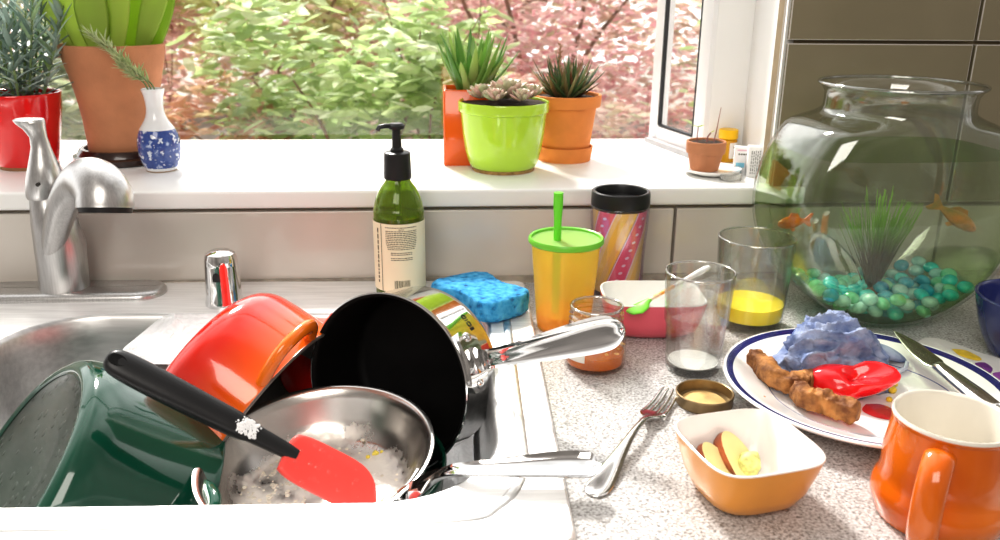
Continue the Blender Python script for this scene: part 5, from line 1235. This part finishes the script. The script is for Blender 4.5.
# second green pot standing under the frying pan
g2 = at(325, 463, -.046)
gp2 = thing('green_pot', 'dark green pot standing upright beneath the small frying pan', 'pot', mtx=Matrix.Translation((g2.x, g2.y, -.158)))
hh = .112
MB().lathe(shell(cr([(.080, 0), (.090, .002), (.098, .012), (.103, .04), (.107, .09), (.109, hh-.002), (.109, hh)], 3), .004, .005), 96).obj('pot_wall', GE, gp2, sharp=60)

# spatula
S0 = at(106, 357, .088); S1 = at(374, 496, -.045); dv = S1-S0; L = dv.length
SN_ = (-FW*.75+UP*.55+RT*.12)
spt = thing('spatula', 'black-handled spatula with red silicone head lying across the frying pan', 'spatula', mtx=basis(dv, SN_-dv*(SN_.dot(dv)/dv.length_squared), S0))
k = L/.30
hr = []
for x, w_, t_ in cr([(.0, .002, .002), (.002, .0065, .0045), (.010, .0105, .0065), (.03, .0118, .0075), (.07, .0118, .0085), (.11, .0110, .0085), (.135, .0105, .0085), (.150, .0092, .0072), (.160, .0078, .0060), (.185, .0068, .0050), (.200, .0062, .0046), (.208, .006, .0042)], 3):
    hr.append([Vector((x*k, w_*math.copysign(abs(math.cos(2*PI*j/24))**.8, math.cos(2*PI*j/24)), t_*math.copysign(abs(math.sin(2*PI*j/24))**.8, math.sin(2*PI*j/24)))) for j in range(24)])
SH = MB().loft(hr).obj('handle', BLACK, spt, sharp=70)
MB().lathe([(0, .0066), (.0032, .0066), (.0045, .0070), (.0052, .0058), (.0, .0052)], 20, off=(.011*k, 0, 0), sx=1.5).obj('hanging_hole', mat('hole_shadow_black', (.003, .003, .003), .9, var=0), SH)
fm = MB(); random.seed(61)
for q in range(150):
    x = (.150+rnd(-.014, .014)*rnd(.5, 1))*k; y = rnd(-.0065, .0065); r = rnd(.0006, .0015); fm.lathe([(r, -.0004), (r*.9, r*.5), (0, r*.9)], 7, off=(x, y, .0062+.0012*(1-abs(y)/.0065)-(x/k-.150)*.06))
o = fm.obj('soap_suds', FOAM, None); o.matrix_world = spt.matrix_world.copy(); tag(o, 'patch of tiny soap bubbles on the black spatula handle', 'soap suds', kind='stuff')
hx0, hx1 = .196*k, L+.006
ol_ = cr([(hx0, -.0195), (hx0+.012, -.0235), (hx0+.04, -.0245), (hx1-.004, -.0245), (hx1, -.0235), (hx1+.0005, -.018), (hx1-.003, -.002), (hx1-.012, .014), (hx1-.028, .0225), (hx0+.03, .0230), (hx0+.010, .0215), (hx0+.001, .016), (hx0-.001, .0), (hx0, -.0195)], 5)[:-1]
cx_ = sum(p[0] for p in ol_)/len(ol_); cy_ = 0
rings = []
for s, z in ((.97, -.0032), (1, -.002), (1, .001), (.975, .0026), (.90, .0032), (.55, .0042), (.2, .0046), (.02, .0046)):
    rings.append([Vector((cx_+(x-cx_)*s, y*s*.86, z)) for x, y in ol_])
hd2 = MB().loft(rings).obj('silicone_head', mat('coral_red_silicone', (.86, .085, .07), .35, var=.03, sss=.15), spt, sharp=60)
dr = MB(); random.seed(71)
for q in range(26):
    x = rnd(hx0+.008, hx1-.008); y = rnd(-.019, .017); r = rnd(.0008, .0024); dr.lathe([(r, 0), (r*.9, r*.35), (r*.5, r*.6), (0, r*.65)], 10, off=(x, y, .0030+.0012*(1-abs(y)/.024)), sx=1.3)
dr.obj('water_drops', GLASS, hd2)
# ------------------------------------------------------------------ garden outside the window
GR = mat('pale_garden_paving', (.42, .40, .37), .9, var=.15, vscale=3, bump=.3, bscale=30)
struct(MB().box((.5, 6.2, -.62), (14, 9.2, .2)).obj('ground', GR))
gw = MB().box((-.2, 2.06, -.28), (4.4, .62, .46)).obj('garden_wall', mat('pale_render', (.72, .71, .69), .9, var=.08, vscale=4, bump=.3, bscale=40), None, bevel=.01); tag(gw, 'low pale garden wall right outside the kitchen window', 'wall')
BARK = mat('brown_bark', (.30, .19, .14), .9, var=.3, vscale=30)
def leafy(name, label, c, rad, n, size, stops, seed, trans=.5, trunk=True, cat='shrub', clump=7, group=None):
    random.seed(seed); c = Vector(c); o = thing(name, label, cat, (c.x, c.y, -.52), group=group)
    cc_ = Vector((0, 0, c.z+.52)); v = []; f = []
    cl = []
    for k in range(clump*6):
        while True:
            p = Vector((rnd(-1, 1), rnd(-1, 1), rnd(-1, 1)))
            if p.length < 1: break
        cl.append(p)
    for k in range(n):
        q = random.choice(cl)+Vector((random.gauss(0, .17), random.gauss(0, .17), random.gauss(0, .14)))
        p = cc_+Vector((q.x*rad[0], q.y*rad[1], q.z*rad[2])); p.z = max(p.z, .01)
        a_ = rnd(0, 2*PI); tl = rnd(-.9, .9); s = size*rnd(.55, 1.25)
        x = Vector((math.cos(a_), math.sin(a_)*.9, tl*.5)).normalized()*s; y = Vector((-math.sin(a_)*rnd(.4, 1), math.cos(a_)*.6, rnd(-.8, .8))).normalized()*s*.36; z = x.cross(y).normalized()*s*.12
        b = len(v); v += [tuple(p-x), tuple(p-x*.3+y), tuple(p+x*.45+y*.85), tuple(p+x-z), tuple(p+x*.45-y*.85), tuple(p-x*.3-y), tuple(p+z)]
        f += [(b, b+1, b+6), (b+1, b+2, b+6), (b+2, b+3, b+6), (b+3, b+4, b+6), (b+4, b+5, b+6), (b+5, b, b+6)]
    me = bpy.data.meshes.new('foliage'); me.from_pydata(v, [], f); me.materials.append(leaf_mat(name+'_leaf', stops, trans)); link('foliage', me, o)
    st = MB()
    for k in range(4):
        an = k*1.7+seed; tip = cc_+Vector((math.cos(an)*rad[0]*.7, math.sin(an)*rad[1]*.5, rad[2]*rnd(.0, .8))); b0 = Vector((rnd(-.05, .05), rnd(-.05, .05), -.02)); mid = b0.lerp(tip, .5)+Vector((rnd(-.1, .1), rnd(-.1, .1), .1))
        P = cr([tuple(b0), tuple(mid), tuple(tip)], 5); st.tube(P, [rad[0]*.022*(1-.8*i/len(P)) for i in range(len(P))], 7)
    st.obj('branches', BARK, o); return o
PINK = [(0, (0.72, 0.38, 0.42)), (.35, (0.85, 0.53, 0.55)), (.7, (0.92, 0.70, 0.67)), (1, (0.94, 0.82, 0.77))]
PALE = [(0, (0.67, 0.53, 0.44)), (.4, (0.90, 0.70, 0.63)), (.75, (0.92, 0.79, 0.72)), (1, (0.78, 0.81, 0.56))]
GREENL = [(0, (0.44, 0.56, 0.29)), (.4, (0.57, 0.71, 0.34)), (.75, (0.72, 0.82, 0.46)), (1, (0.90, 0.94, 0.75))]
YEL_ = [(0, (0.56, 0.62, 0.33)), (.5, (0.72, 0.75, 0.38)), (1, (0.85, 0.79, 0.53))]
RUST = [(0, (0.67, 0.35, 0.29)), (.5, (0.79, 0.49, 0.34)), (1, (0.71, 0.67, 0.42))]
DEEP = [(0, (0.34, 0.38, 0.29)), (.5, (0.46, 0.52, 0.34)), (1, (0.62, 0.66, 0.46))]
leafy('garden_shrub', 'bright green broad-leaved shrub outside middle of window', (-.33, 2.78, .04), (.42, .35, .32), 1500, .042, GREENL, 1)
leafy('garden_shrub', 'light green leafy shrub behind pump bottle, closest to the red tree', (.02, 2.95, .10), (.30, .3, .30), 900, .044, GREENL, 2)
leafy('garden_shrub', 'yellow green bush at upper left of window above vase', (-.75, 4.1, .30), (.62, .5, .55), 2200, .05, YEL_, 3)
leafy('red_maple', 'pink red leaved tree filling right half of the window', (.55, 4.2, .15), (.80, .5, .80), 5200, .036, PINK, 4, cat='tree')
leafy('red_maple', 'pale pink tree behind the green shrubs in window centre', (-.35, 4.9, .10), (.75, .5, .80), 3600, .042, PALE, 5, cat='tree')
leafy('red_maple', 'pink tree seen through window just right of terracotta pot', (-1.15, 3.6, .25), (.20, .3, .40), 900, .036, PINK, 6, cat='tree')
leafy('garden_shrub', 'rusty orange low bush outside just above the porcelain vase', (-.72, 2.9, -.12), (.26, .3, .20), 800, .034, RUST, 7)
leafy('garden_shrub', 'dark green bush outside behind the red pot plant', (-1.55, 3.1, .10), (.50, .4, .55), 2400, .044, DEEP, 8)
leafy('garden_shrub', 'pale green bush seen through the narrow side pane', (1.35, 3.2, .12), (.40, .4, .60), 1500, .044, GREENL, 9)
leafy('garden_hedge', 'tall pale hedge closing the garden far behind other plants', (-.2, 6.3, .4), (3.4, .5, 1.2), 9000, .075, PALE, 10, cat='hedge', clump=40)
leafy('garden_shrub', 'pinkish bush low at the foot of the red tree', (.25, 3.4, -.20), (.55, .3, .22), 1300, .036, PALE, 11)
